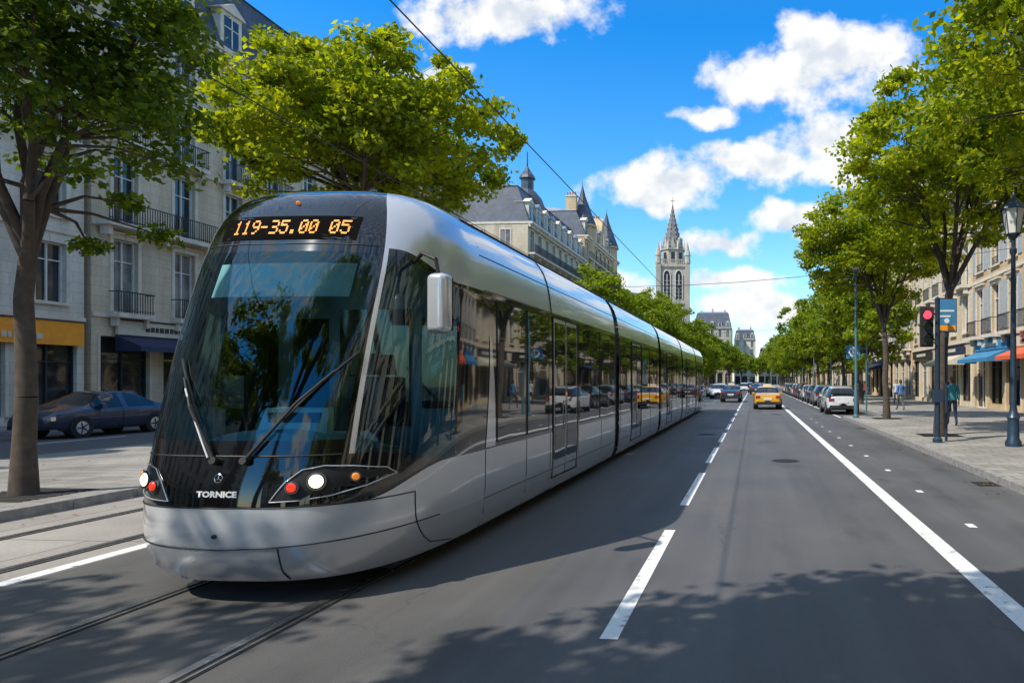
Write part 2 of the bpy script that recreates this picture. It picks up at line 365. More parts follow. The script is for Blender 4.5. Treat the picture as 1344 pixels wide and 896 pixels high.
while y<33: mark(2.64,2.74,y,y+.22); y+=2.65
y=34.0
while y<120: mark(4.2,4.3,y,y+4.0); y+=5.5
y=-10.
while y<250: mark(-20.6,-20.48,y,y+3); y+=7
g.obj('road_markings')
g=MB()
for (x,y) in ((.7,15.5),(-1.6,23),(1.2,37)):
    g.cyl((x,y,.001),(x,y,.006),.32,.32,'matte',24); g.cyl((x,y,.001),(x,y,.009),.27,.27,'groove',24)
for y in (12.,26.): g.box(3.85,4.22,y,y+.5,.001,.007,'groove')
g.obj('manhole_covers')
# ------------------------------------------------------------------ buildings
def facade(W_,Wi,Lh,fl,wall,base_z=.1,bw=2.9,ww=1.2,balc=(1,),cbal=(),shops=None,rail=.13,shut=False,seed=0,det=True):
    rr=random.Random(seed); n=max(1,round(Lh/bw)); bw=Lh/n; z=base_z; D=.38
    for fi,h in enumerate(fl):
        z0,z1=z,z+h
        for j in range(n):
            x0=j*bw
            if fi==0:
                w0=min(bw-.6,2.4); a=z0+.35; b=z1-.95
                if rr.random()<.25: a=z0+.02
            else:
                w0=ww; a=z0+(.12 if fi in balc or fi in cbal else .55); b=z1-.55
            xa=x0+(bw-w0)/2; xb=xa+w0
            W_.box(x0,xa,0,D,z0,z1,wall); W_.box(xb,x0+bw,0,D,z0,z1,wall)
            W_.box(xa,xb,0,D,z0,a,wall); W_.box(xa,xb,0,D,b,z1,wall)
            gl='shopglass' if fi==0 else rr.choice(['wg1','wg1','wg2','wg3','wg1'])
            Wi.quad([(xa,.25,a),(xb,.25,a),(xb,.25+rr.uniform(-.01,.01),b),(xa,.25,b)],gl)
            fm='frame' if fi else rr.choice(['c_dark','c_dark','frame'])
            if det or fi==0:
                t=.06
                Wi.box(xa,xa+t,.16,.24,a,b,fm); Wi.box(xb-t,xb,.16,.24,a,b,fm); Wi.box(xa+t,xb-t,.165,.24,b-t,b,fm); Wi.box(xa+t,xb-t,.165,.24,a,a+t,fm)
                xm=(xa+xb)/2; Wi.box(xm-.035,xm+.035,.17,.24,a+t,b-t,fm)
                zt=a+(b-a)*.7; Wi.box(xa+t,xm-.036,.175,.24,zt,zt+.05,fm); Wi.box(xm+.036,xb-t,.175,.24,zt,zt+.05,fm)
            else:
                xm=(xa+xb)/2; Wi.box(xm-.04,xm+.04,.17,.24,a,b,fm)
            if fi>0:
                W_.box(xa-.16,xa,-.05,-.001,a,b,'trim'); W_.box(xb,xb+.16,-.05,-.001,a,b,'trim'); W_.box(xa-.2,xb+.2,-.08,-.001,b,b+.2,'trim')
                W_.box(xm-.1,xm+.1,-.11,-.081,b+.01,b+.25,'trim')
                if fi in balc and det: W_.box(xa-.3,xb+.3,-.2,-.001,b+.2,b+.29,'trim')
                if not(fi in balc or fi in cbal): W_.box(xa-.12,xb+.12,-.14,-.001,a-.1,a,'trim')
                if fi in balc:
                    xA,xB=xa-.3,xb+.3
                    W_.box(xA,xB,-.6,-.09,z0-.12,z0+.08,'trim'); W_.box(xA+.1,xA+.25,-.4,-.09,z0-.5,z0-.12,'trim'); W_.box(xB-.25,xB-.1,-.4,-.09,z0-.5,z0-.12,'trim')
                    Wi.box(xA,xB,-.58,-.54,z0+.98,z0+1.03,'iron'); Wi.box(xA,xB,-.57,-.55,z0+.18,z0+.21,'iron')
                    k=xA
                    while k<xB: Wi.box(k,k+.022,-.572,-.55,z0+.08,z0+.98,'iron'); k+=rail
                    for xx in (xA,xB-.03): Wi.box(xx,xx+.03,-.54,-.09,z0+.98,z0+1.02,'iron')
                elif fi not in cbal and det and rr.random()<.6:
                    Wi.box(xa,xb,-.03,-.01,a+.45,a+.49,'iron'); Wi.box(xa,xb,-.03,-.01,a+.08,a+.11,'iron')
                    k=xa+.05
                    while k<xb: Wi.box(k,k+.018,-.028,-.012,a+.08,a+.45,'iron'); k+=rail
                if shut and fi not in cbal:
                    for xx in ((xa-.16-.5,xa-.16),(xb+.16,xb+.66)):
                        if xx[0]>x0 and xx[1]<x0+bw: Wi.box(xx[0],xx[1],-.06,-.002,a,b,'shutter')
            else:
                if rr.random()<.8: W_.box(xa-.12,xa,-.04,-.001,z0,b,'trim'); W_.box(xb,xb+.12,-.04,-.001,z0,b,'trim')
        if fi in cbal:
            W_.box(.1,Lh-.1,-.75,-.09,z0-.12,z0+.08,'trim')
            for xx in (z0+.98,z0+.16): Wi.box(.12,Lh-.12,-.73,-.7,xx,xx+.045,'iron')
            k=.12
            while k<Lh-.12: Wi.box(k,k+.024,-.726,-.702,z0+.08,z0+.98,'iron'); k+=rail
            for j in range(n+1):
                xx=min(max(j*bw,.3),Lh-.5); W_.box(xx,xx+.2,-.5,-.09,z0-.5,z0-.12,'trim')
        W_.box(0,Lh,-.09,-.0015,z1-.13,z1+.04,'trim')
        z=z1
    if shops:
        for (a,b,colr,aw) in shops:
            z0=base_z+fl[0]-(1.15 if colr=='c_orange' else .85); fh=.95 if colr=='c_orange' else .62
            W_.box(a,b,-.22,-.092,z0,z0+fh,colr)
            W_.box(a-.02,b+.02,-.26,-.222,z0+fh,z0+fh+.06,'c_dark')
            xx=a+(b-a)*.25
            while xx<a+(b-a)*.75:
                ww2=rr.uniform(.1,.24); W_.box(xx,xx+ww2,-.245,-.221,z0+.2,z0+.42,'c_ivory' if colr!='c_ivory' else 'c_dark'); xx+=ww2+.07
            if aw:
                zt=z0-.02; 
                W_.quad([(a,-.1,zt),(b,-.1,zt),(b,-1.3,zt-.5),(a,-1.3,zt-.5)],aw)
                W_.quad([(a,-1.3,zt-.5),(b,-1.3,zt-.5),(b,-1.3,zt-.72),(a,-1.3,zt-.72)],aw)
                W_.quad([(a,-.1,zt),(a,-1.3,zt-.5),(a,-1.3,zt-.72),(a,-.1,zt-.72)],aw)
                W_.quad([(b,-.1,zt),(b,-1.3,zt-.5),(b,-1.3,zt-.72),(b,-.1,zt-.72)],aw)
    return z
def building(name,loc,rot,Lh,D,fl,wall,roofh=3.6,inset=1.5,side=True,dorm=True,chim=3,seed=0,det=True,roofmat='slate',**kw):
    e=empty(name,loc,rot); W_=MB(); Wi=MB(); Rf=MB(); rr=random.Random(seed+99)
    H=facade(W_,Wi,Lh,fl,wall,seed=seed,det=det,**kw)
    W_.box(0.0,Lh,.382,D,.05,H,wall)
    W_.box(-.05,Lh+.05,-.55,D+.2,H+.042,H+.3,'trim'); W_.box(-.03,Lh+.03,-.3,-.092,H-.3,H+.041,'trim')
    k=.2
    while k<Lh-.2 and det: W_.box(k,k+.18,-.48,-.302,H-.12,H+.041,'trim'); k+=.62
    if side:
        for (sgn,xs) in ((-1,0),(1,Lh)):
            z=.1
            for fi,h in enumerate(fl):
                if fi>0:
                    yy=2.0
                    while yy<D-2:
                        a,b=z+.6,z+h-.6
                        x1,x2=sorted((xs+sgn*.004,xs+sgn*.05)); 
                        W_.box(x1,x2,yy-.15,yy,a-.1,b+.15,'trim'); W_.box(x1,x2,yy+1.1,yy+1.25,a-.1,b+.15,'trim'); W_.box(x1,x2+0,yy,yy+1.1,b,b+.15,'trim'); W_.box(x1,x2,yy,yy+1.1,a-.1,a,'trim')
                        xx=xs+sgn*.012; Wi.quad([(xx,yy,a),(xx,yy+1.1,a),(xx,yy+1.1,b),(xx,yy,b)],rr.choice(['wg1','wg2','wg3']))
                        Wi.box(min(xx,xx+sgn*.03),max(xx,xx+sgn*.03),yy+.52,yy+.58,a,b,'frame')
                        yy+=3.1
                z+=h
    Hr=H+.3
    if roofh>0:
        Rf.frus((0.05,Lh-.05,-.1,D,Hr),(inset*.6,Lh-inset*.6,inset,D-inset,Hr+roofh),roofmat)
        Rf.frus((inset*.6-.1,Lh-inset*.6+.1,inset-.1,D-inset+.1,Hr+roofh+.003),(inset*.6+.8,Lh-inset*.6-.8,D*.45,D*.55,Hr+roofh+1.0),'zinc')
    if dorm and roofh>2:
        n=max(1,round(Lh/kw.get('bw',2.9))); bw=Lh/n
        for j in range(n):
            if bw*(j+.5)<1.3 or bw*(j+.5)>Lh-1.3: continue
            xm=(j+.5)*bw; a,b=Hr+.35,Hr+2.3
            Rf.box(xm-.75,xm+.75,.12,1.6,a-.2,b,'trim'); Wi.quad([(xm-.5,.1,a+.05),(xm+.5,.1,a+.05),(xm+.5,.1,b-.25),(xm-.5,.1,b-.25)],'wg1')
            Wi.box(xm-.03,xm+.03,.06,.098,a+.05,b-.25,'frame'); Wi.box(xm-.52,xm+.52,.06,.099,a+1.1,a+1.15,'frame')
            Rf.add([(xm-.95,-.02,b),(xm+.95,-.02,b),(xm,-.02,b+.6),(xm-.95,1.7,b),(xm+.95,1.7,b),(xm,1.7,b+.6)],[(0,1,2),(0,2,5,3),(1,4,5,2),(0,3,4,1)],'zinc' if j%2 else 'trim')
    for c in range(chim):
        xc=(c+.15+rr.random()*.5)*Lh/chim+.4; yc=rr.choice([1.6,D*.45,D*.7]); zt=Hr+roofh+rr.uniform(1.4,2.4); l=rr.uniform(1.2,2.6)
        Rf.box(xc,xc+.7,yc,yc+l,Hr+.3,zt,rr.choice(['brick',wall,wall])); Rf.box(xc-.08,xc+.78,yc-.08,yc+l+.08,zt,zt+.18,'trim')
        k=yc+.2
        while k<yc+l-.1: Rf.cyl((xc+.35,k,zt+.18),(xc+.35,k,zt+.75),.13,.1,'terra',8); k+=.4
    W_.obj('walls',e); Wi.obj('windows',e); Rf.obj('roof',e); return e,H
RL=R(90); RR=R(-90)
FL=[4.4,3.7,3.5,3.3,3.0]
building('apartment_building',(-28,2,0),RL,24.7,13,[4.3,3.5,3.5,3.3,3.1],'st_white',seed=1,shops=[(17.7,24.5,'c_orange',None),(11.5,17.3,'c_navy',None),(3,10,'c_ivory','c_rust')],balc=(3,),shut=False)
building('apartment_building',(-28,27,0),RL,19,13,[4.6,3.9,3.7,3.4,3.2],'st_cream',seed=2,balc=(1,3),cbal=(2,),roofh=4.6,shops=[(1,6.5,'c_ivory','c_navy'),(9,15,'c_green','c_green')],bw=3.1)
building('apartment_building',(-28.2,46.2,0),RL,17.6,13,[4.4,3.6,3.5,3.2,3.0],'st_white',seed=3,balc=(1,),cbal=(4,),roofh=3.6,shops=[(2,9,'c_red','c_red')])
e4,H4=building('corner_apartment_building',(-25,74,0),RL,25,16,[4.8,3.9,3.7,3.5,3.2],'st_cream',seed=4,balc=(1,2),cbal=(4,),roofh=4.2,chim=4,shops=[(2,9,'c_blue','c_blue')])
t=MB()
cx,cy=7.5,2.6
t.lathe((cx,cy,H4-.5),[(2.0,0),(2.0,3.2),(2.3,3.3),(2.3,3.6)],'st_cream',8)
t.lathe((cx,cy,H4+3.1),[(2.2,0),(2.1,.8),(1.7,1.8),(1.0,2.6),(.75,2.8),(.75,4.0),(1.0,4.1),(.85,4.5),(.45,5.0),(.1,5.6),(.06,7.4),(0,7.5)],'slate',8)
for i in range(8):
    a=math.pi*2*i/8; t.box(cx+1.9*math.cos(a)-.25,cx+1.9*math.cos(a)+.25,cy+1.9*math.sin(a)-.25,cy+1.9*math.sin(a)+.25,H4+.9,H4+2.3,'wg1')
t.obj('cupola',e4)
e5,H5=building('gabled_apartment_building',(-25,99.3,0),RL,24,16,[4.8,4.1,3.9,3.7,3.5,3.0],'st_warm',seed=5,balc=(1,3),cbal=(5,),roofh=3.8,chim=5,det=False,rail=.3)
t=MB()
for cx in (3.5,20.5):
    t.lathe((cx,1.2,H5-6),[(1.9,0),(1.9,8.0),(2.2,8.1),(2.2,8.4)],'st_warm',10); t.lathe((cx,1.2,H5+2.4),[(2.15,0),(1.3,2.2),(.5,4.4),(.05,6.2),(0,7)],'slate',10)
t.add([(9,-.1,H5+.3),(15,-.1,H5+.3),(12,-.1,H5+5.5),(9,4,H5+.3),(15,4,H5+.3),(12,4,H5+5.5)],[(0,1,2),(0,2,5,3),(1,4,5,2)],'st_warm')
t.box(11.3,12.7,-.16,-.104,H5+1,H5+3,'wg1')
t.obj('turrets',e5)
building('apartment_building',(-25,123.6,0),RL,30,14,FL[:4],'st_cream',seed=6,det=False,rail=.4)
building('apartment_building',(-25,154,0),RL,36,14,FL,'st_white',seed=7,det=False,rail=.4)
building('apartment_building',(-27,214,0),RL,60,14,FL,'st_grey',seed=8,det=False,rail=.5)
y=2
specs=[(24,'st_white',[4.3,3.4,3.4,3.2],(1,),(),[(1,8,'c_blue','c_teal'),(10,16,'c_ivory',None),(17,23,'c_ivory',None)]),
       (19.5,'st_warm',[4.4,3.6,3.5,3.3,3.0],(1,3),(),[(13.5,18.5,'c_navy',None),(7.8,11.5,'c_ivory','c_terra'),(1,6.5,'c_blue','c_blue')]),
       (17,'st_cream',[4.4,3.6,3.4,3.2,3.0],(2,),(4,),[(1,7,'c_dark',None),(9,15.5,'c_navy','c_ivory')]),
       (22,'st_warm',[4.6,3.8,3.6,3.4,3.2],(1,),(2,),[(2,9,'c_navy','c_navy'),(12,20,'c_ivory',None)]),
       (18,'st_cream',[4.4,3.6,3.4,3.2,3.0],(3,),(1,),[(2,9,'c_red','c_rust')]),
       (26,'st_white',[4.4,3.6,3.4,3.3,3.2],(1,),(4,),None),(30,'st_warm',FL,(1,),(),None),(34,'st_cream',FL,(1,),(),None),(40,'st_grey',FL,(1,),(),None)]
for i,(l,wl,fl,bc,cb,sh) in enumerate(specs):
    building('apartment_building',(14.2,y+l,0),RR,l-.15,13,fl,wl,seed=20+i,balc=bc,cbal=cb,shops=sh,det=i<5,rail=.14 if i<4 else .4,roofh=3.4,chim=3,side=False,shut=(i in(1,3)))
    y+=l
building('apartment_building',(16,-60,0),R(180),18,12,FL,'st_cream',seed=50,det=False,rail=.5,side=False)
building('apartment_building',(-8,-62,0),R(180),22,12,FL,'st_white',seed=51,det=False,rail=.5,side=False)
building('apartment_building',(14.2,1.5,0),RR,30,13,FL,'st_cream',seed=53,det=False,rail=.5,side=False)
building('apartment_building',(-28,-30,0),RL,31.5,13,FL,'st_cream',seed=54,det=False,rail=.5,side=False)
e,H=building('mansard_building',(-27,300,0),0,17,14,[6,5,5,4.5,4.5],'st_grey',seed=60,det=False,rail=.5,roofh=6.5,inset=2.6,chim=3,bw=3.2)
e,H=building('apartment_building',(-9.4,318,0),0,10,14,[5,4,4,4,4],'st_white',seed=61,det=False,rail=.5,roofh=4,chim=2)
e,H=building('apartment_building',(2,330,0),0,24,14,[5,4,4],'st_warm',seed=62,det=False,rail=.5,roofh=4)
e,H=building('mansard_building',(-60,290,0),0,32,14,[6,5,5,4,4],'st_cream',seed=63,det=False,rail=.5,roofh=6)
# ------------------------------------------------------------------ church tower
def church(loc):
    e=empty('church_tower',loc,R(8)); b=MB(); hw=4.3
    b.box(-hw,hw,-hw,hw,0,36,'st_grey')
    for z in (14,24.5,35.4): b.box(-hw-.4,hw+.4,-hw-.4,hw+.4,z,z+.7,'st_grey')
    for sx_ in (-1,1):
        for sy_ in (-1,1):
            b.box(sx_*hw-.7,sx_*hw+.7,sy_*hw-.7,sy_*hw+.7,0,36.4,'st_grey')
            b.lathe((sx_*hw,sy_*hw,36.4),[(.95,0),(.8,2.2),(1.0,2.3),(.5,4.2),(.06,6.2),(0,6.4)],'st_grey',8)
    for rot in range(4):
        b.M=Matrix.Rotation(math.pi/2*rot,4,'Z')
        for (z0,z1) in ((15.5,23.3),(26,34.4)):
            for xc in (-1.75,1.75):
                pts=[(xc-.9,z0),(xc+.9,z0),(xc+.9,z1-1.6)]+[(xc+.9*math.cos(a),z1-1.6+1.5*math.sin(a)) for a in (.5,1.0,math.pi/2,2.14,2.64)]+[(xc-.9,z1-1.6)]
                b.quad([(p[0],-hw-.03,p[1]) for p in pts],'iron')  # dark sheet painted in for the shade inside the arch opening
                for xx in (xc-1.15,xc+.92,xc-.08): b.box(xx,xx+.2,-hw-.3,-hw-.032,z0,z1-1.2,'trim')
                b.tube([(p[0]*1.0+(p[0]-xc)*.1,-hw-.15,p[1]+.1) for p in pts[2:]],.16,'trim',6)
                for k in range(5): b.box(xc-.8,xc+.8,-hw-.12,-hw-.035,z0+.8+k*1.1,z0+1.0+k*1.1,'zinc')
        k=-hw
        while k<hw: b.box(k,k+.25,-hw-.3,-hw-.05,36.1,37.4,'st_grey'); k+=.6
        b.box(-hw,hw,-hw-.35,-hw-.0,37.4,37.6,'st_grey')
    b.M=Matrix()
    b.lathe((0,0,36),[(3.5,0),(3.5,4.6),(3.9,4.8),(3.9,5.2)],'st_grey',8)
    for i in range(8):
        a=math.pi/4*i; b.M=Matrix.Rotation(a,4,'Z')
        b.box(-.55,.55,-3.3,-3.26,37,40,'iron'); b.lathe((1.45,-3.5,40.8),[(.28,0),(.24,1.6),(.02,3.0)],'trim',6)  # dark plates stand in for the shaded openings of the octagon tier
        b.add([(-.9,-3.0,41.2),(.9,-3.0,41.2),(0,-3.0,44.6),(-.9,-1.8,41.2),(.9,-1.8,41.2),(0,-1.4,44.6)],[(0,1,2),(0,2,5,3),(1,4,5,2)],'st_grey')
    b.M=Matrix()
    s=MB(); s.lathe((0,0,41.2),[(3.4,0),(2.7,2.2),(2.0,4.8),(1.25,7.8),(.6,10.8),(.18,13.2),(.08,13.6)],'spire',8)
    for i in range(8):
        a=2*math.pi*(i+.5)/8
        for k in range(9):
            tt=k/9; r=3.35*(1-tt)**1.15+.12; s.box(math.cos(a)*r-.13,math.cos(a)*r+.13,math.sin(a)*r-.13,math.sin(a)*r+.13,41.6+tt*12.6,42.05+tt*12.6,'st_grey')
    s.cyl((0,0,54),(0,0,57),.07,.04,'iron'); s.box(-.6,.6,-.05,.05,55.8,55.95,'iron')
    b.obj('shaft',e); s.obj('spire',e)
church((-24.5,204,0))
# ------------------------------------------------------------------ trees
def tree_meshes(seed,trunk_h,cc,cr,ncl,nl,leaf,lm,tr=.15,clr=(.45,.95)):
    rg=np.random.default_rng(seed); rr=random.Random(seed); wd=MB(); cc=np.array(cc,float); cr=np.array(cr,float)
    lob=rg.normal(size=(9,3)); lob/=np.linalg.norm(lob,axis=1)[:,None]; la=rg.uniform(-.3,.34,9)
    C=[];Rr=[]
    while len(C)<ncl:
        d=rg.normal(size=3); d/=np.linalg.norm(d); 
        k=1+sum(a*max(0,float(d@l))**3 for a,l in zip(la,lob))
        rad=rg.random()**.42*k
        p=cc+d*cr*rad
        if d[2]<-.55 and rg.random()<.6: continue
        C.append(p); Rr.append(rg.uniform(*clr)*(1.1-.35*rad))
    C=np.array(C)
    top=np.array([cc[0]*.35,cc[1]*.35,trunk_h]); pts=[np.zeros(3)]
    for i in range(1,6):
        t=i/5; pts.append(np.array([top[0]*t**1.5+rr.uniform(-.05,.05),top[1]*t**1.5+rr.uniform(-.05,.05),trunk_h*t]))
    rad=[tr*1.35,tr*1.05,tr*.98,tr*.92,tr*.86,tr*.78]
    for i in range(5): wd.cyl(pts[i],pts[i+1],rad[i],rad[i+1],'bark',12,False)
    nl_=7; limbs=[]
    for i in range(nl_):
        a=2*math.pi*i/nl_+rr.uniform(-.3,.3); up=rr.uniform(-.1,.75) if i else .9
        tgt=cc+np.array([math.cos(a)*cr[0]*.6*(1-.5*max(0,up)),math.sin(a)*cr[1]*.6*(1-.5*max(0,up)),up*cr[2]*.6])
        st=pts[-1] if i%2 else (pts[-1]*.75+pts[-2]*.25); ch=[st]
        for k in range(1,6):
            t=k/5; p=st*(1-t)+tgt*t; p=p+np.array([rr.uniform(-.12,.12),rr.uniform(-.12,.12),math.sin(t*3)*.25]); ch.append(p)
        for k in range(5): wd.cyl(ch[k],ch[k+1],tr*.6*(1-k/5.8),tr*.6*(1-(k+1)/5.8),'bark',7,False)
        limbs+=[(ch[k],tr*.6*(1-k/5.8)) for k in range(1,6)]
    LP=np.array([l[0] for l in limbs])
    for c in C:
        dd=np.linalg.norm(LP-c,axis=1)+ (LP[:,2]>c[2])*.8; j=int(np.argmin(dd)); s=LP[j]; md=(s+c)/2+np.array([rr.uniform(-.15,.15),rr.uniform(-.15,.15),.12])
        r0=min(.045,limbs[j][1]*.6); wd.cyl(s,md,r0,r0*.6,'bark',4,False); wd.cyl(md,c,r0*.6,.008,'bark',4,False)
    n=ncl*nl; ci=np.repeat(np.arange(ncl),nl); Rr=np.array(Rr)
    g_=rg.normal(size=(n,3)); g_/=np.linalg.norm(g_,axis=1)[:,None]; rd=rg.random(n)**.5*(1+.35*rg.random(n)**3)
    P=C[ci]+g_*(rd*Rr[ci])[:,None]*np.array([1.15,1.15,.62])
    nrm=rg.normal(size=(n,3))+np.array([0,0,.9])+g_*.5; nrm/=np.linalg.norm(nrm,axis=1)[:,None]
    ax=np.cross(nrm,rg.normal(size=(n,3))); ax/=np.linalg.norm(ax,axis=1)[:,None]; bx=np.cross(nrm,ax)
    s=(leaf*rg.uniform(.55,1.25,n))[:,None]
    v=np.empty((n,4,3)); v[:,0]=P-ax*s; v[:,1]=P+bx*s*.62-nrm*s*.12; v[:,2]=P+ax*s; v[:,3]=P-bx*s*.62-nrm*s*.12
    me=bpy.data.meshes.new('crown'); me.vertices.add(n*4); me.vertices.foreach_set('co',v.reshape(-1)); me.loops.add(n*4); me.loops.foreach_set('vertex_index',np.arange(n*4,dtype=np.int32))
    me.polygons.add(n); me.polygons.foreach_set('loop_start',np.arange(0,n*4,4,dtype=np.int32)); me.polygons.foreach_set('loop_total',np.full(n,4,dtype=np.int32))
    me.materials.append(M[lm]); me.update(calc_edges=True); me.validate()
    return wd.mesh('trunk',True),me
def tree(ms,x,y,z=PH,rot=0,sc=1,name='street_tree'):
    e=empty(name,(x,y,z),rot); e.scale=(sc,sc,sc); mkobj('trunk',ms[0],e); mkobj('crown',ms[1],e)
    return e
tl=tree_meshes(11,3.6,(.1,0,6.6),(2.6,2.6,3.0),170,130,.07,'leafD',.13,(.3,.7))
tree(tl,-10.7,9.3)
tm=tree_meshes(12,5.2,(-.2,0,8.8),(3.7,3.8,2.6),300,150,.098,'leafA',.2,(.35,.8))
tree(tm,-11.2,19.2,rot=.7)
tr1=tree_meshes(13,4.6,(.8,-.2,8.4),(3.8,3.8,3.0),260,135,.10,'leafA',.15,(.35,.8))
tree(tr1,5.7,21.5)
tree(tr1,5.9,31.0,rot=2.2,sc=.93)
tr2=tree_meshes(14,4.4,(-.9,.3,8.6),(4.7,4.2,3.7),330,150,.085,'leafA',.2,(.4,.85))
tree(tr2,8.8,12.2)
tf1=tree_meshes(15,3.2,(0,0,7.0),(3.7,3.9,3.5),210,75,.16,'leafB',.17,(.5,1.0))
tf2=tree_meshes(16,3.2,(0,0,6.8),(3.9,3.7,3.7),210,75,.16,'leafB',.17,(.5,1.0))
y=47; i=0
while y<190:
    tree((tf1,tf2)[i%2],-11.2+random.uniform(-.3,.3),y,rot=random.uniform(0,6),sc=random.uniform(.86,1.06)*(1 if y<80 else 1.08)); y+=8.5 if y<110 else 13; i+=1
y=50; i=0
while y<200:
    tree((tf2,tf1)[i%2],7.6+random.uniform(-.3,.3),y,rot=random.uniform(0,6),sc=random.uniform(.86,1.1)*(1.0 if y<60 else 1.08)); y+=11; i+=1
for (x,y,s) in ((-14,215,1.7),(-9,240,1.6),(9,240,1.8),(-17,260,1.8),(6,280,1.5),(-5,270,1.3),(-10,285,1.3),(1,290,1.2),(12,285,1.6),(-20,285,1.6)): tree(tf1,x,y,0,x,s)
ts=tree_meshes(17,5.0,(5.2,2.0,8.0),(4.8,2.3,1.5),150,110,.12,'leafA',.24,(.4,.8))
tree(ts,-7.6,-2.3,0)
tsb=tree_meshes(18,5.0,(0,0,8.6),(4.0,3.0,2.4),130,80,.13,'leafB',.22)
tree(tsb,-11.0,-3.4); tree(tsb,6.3,-12,rot=1.); tree(tsb,-11,-20,rot=2.); tree(tf1,7.4,-3.5,rot=1.); tree(tf2,7.0,-20,rot=2.)
# ------------------------------------------------------------------ tram
def herm(xs,ys,x):
    if x<=xs[0]: return ys[0]
    if x>=xs[-1]: return ys[-1]
    i=max(k for k in range(len(xs)-1) if xs[k]<=x)
    def sl(k):
        if k==0 or k==len(xs)-1:
            a,b=(0,1) if k==0 else (-2,-1); return (ys[b]-ys[a])/(xs[b]-xs[a])
        d1=(ys[k]-ys[k-1])/(xs[k]-xs[k-1]); d2=(ys[k+1]-ys[k])/(xs[k+1]-xs[k])
        return 0 if d1*d2<=0 else 2*d1*d2/(d1+d2)
    h=xs[i+1]-xs[i]; t=(x-xs[i])/h; m0,m1=sl(i)*h,sl(i+1)*h
    return (2*t**3-3*t*t+1)*ys[i]+(t**3-2*t*t+t)*m0+(-2*t**3+3*t*t)*ys[i+1]+(t**3-t*t)*m1
ZF=[.18,.3,.6,.9,1.2,2.0,2.8,3.0,3.3,3.5,3.62,3.7,3.74,3.77]; YF=[5.26,5.14,5.08,5.10,5.17,5.42,5.74,5.83,5.97,6.12,6.3,6.55,6.8,7.1]
ZW=[.18,.3,.6,1.0,2.0,2.75,3.1,3.35,3.55,3.68,3.74,3.77]; WW=[1.15,1.2,1.235,1.24,1.24,1.235,1.2,1.13,1.0,.82,.65,.45]
YS=7.4; NN=3.1; ZT=3.77
fW=lambda z:herm(ZW,WW,z)
fF=lambda z:herm(ZF,YF,z)
def nose_y(x,z):
    q=min(.999,abs(x)/fW(z)); return YS-(YS-fF(z))*(1-q**NN)**(1/NN)
def nose_n(x,z):
    e=.004; a=Vector((2*e,nose_y(x+e,z)-nose_y(x-e,z),0)); b=Vector((0,nose_y(x,z+e)-nose_y(x,z-e),2*e)); n=a.cross(b); return n.normalized()
def nose_p(x,z,off=0): return Vector((x,nose_y(x,z),z))+nose_n(x,z)*off
front=[.18,.3,.42,.5,.6,.7,.80,.9,1.0,1.1,1.2]; side=[.18,.3,.42,.5,.62,.82,1.04,1.045,1.05,1.055,1.06]
NB=30
for k in range(1,NB+1): front.append(1.2+(3.02-1.2)*k/NB); side.append(1.06+(2.80-1.06)*k/NB)
front+=[3.1,3.2,3.3,3.4,3.5,3.57,3.63,3.68,3.72,3.75,3.77]; side+=[2.92,3.05,3.16,3.26,3.36,3.45,3.54,3.62,3.69,3.74,3.77]
TT=empty('tram',(-4.23,0,0))
PH1,PH2=35.5,37.6
fp=np.linspace(0,90,4001); px_=1.24*np.sin(np.radians(fp))**(2/NN); py2=1.9*np.maximum(0,np.cos(np.radians(fp)))**(2/NN)
al=np.concatenate([[0],np.cumsum(np.hypot(np.diff(px_),np.diff(py2)))]); inv=lambda s:float(np.interp(s,al,fp)); fwd=lambda p:float(np.interp(p,fp,al))
pos=[inv(s) for s in np.linspace(0,fwd(PH1-2.2),34)]+[inv(s) for s in np.linspace(fwd(PH1-2.2),fwd(PH1),5)[1:]]+[PH2]+[inv(s) for s in np.linspace(fwd(PH2),al[-1],48)[1:]]
phis=[-a for a in reversed(pos[1:])]+pos
def sst(a,b,x): t=min(1,max(0,(x-a)/(b-a))); return t*t*(3-2*t)
nb=MB(); P=[]
for k in range(len(front)):
    row=[]
    for p in phis:
        s=sst(42,78,abs(p)); z=front[k]*(1-s)+side[k]*s; W0=fW(z); Lg=YS-fF(z); a=R(abs(p))
        x=W0*math.sin(a)**(2/NN)*(1 if p>=0 else -1); y=YS-Lg*max(0,math.cos(a))**(2/NN); row.append((x,y,z))
    P.append(row)
nph=len(phis); nb.v=[p for r in P for p in r]
def nmat(k,p):
    a=abs(p)
    if k<6: return 'silver' if k>=3 else 'silver2'
    if k<10: return 'black'
    if k<10+NB:
        if a<PH1: return 'black' if (a>PH1-2.2 or k<12 or k>8+NB) else 'screen'
        if a<PH2: return 'silver'
        if a>80: return 'black'
        return 'black' if k>8+NB else 'screen'
    if a<PH1: return 'black'
    return 'silver'
for k in range(len(front)-1):
    for j in range(nph-1):
        a=(phis[j]+phis[j+1])/2; i=k*nph+j
        nb.f.append([i,i+1,i+nph+1,i+nph]); nb.mi.append(nb.m(nmat(k,a)))
nb.f.append([(len(front)-1)*nph+j for j in range(nph)]); nb.mi.append(nb.m('silver'))
nme=nb.mesh('nose',True,60)
nose=mkobj('front_nose',nme,TT)
rn=mkobj('rear_nose',nme,TT,loc=(0,47.1,0)); rn.scale=(1,-1,1)
bd=MB(); zs=[.18,.3,.42,.5,.62,.82,1.04,1.06]+[1.06+1.74*k/8 for k in range(1,9)]+side[-11:]
gang=[14.75,21.5,28.2,34.9]; GW=.22
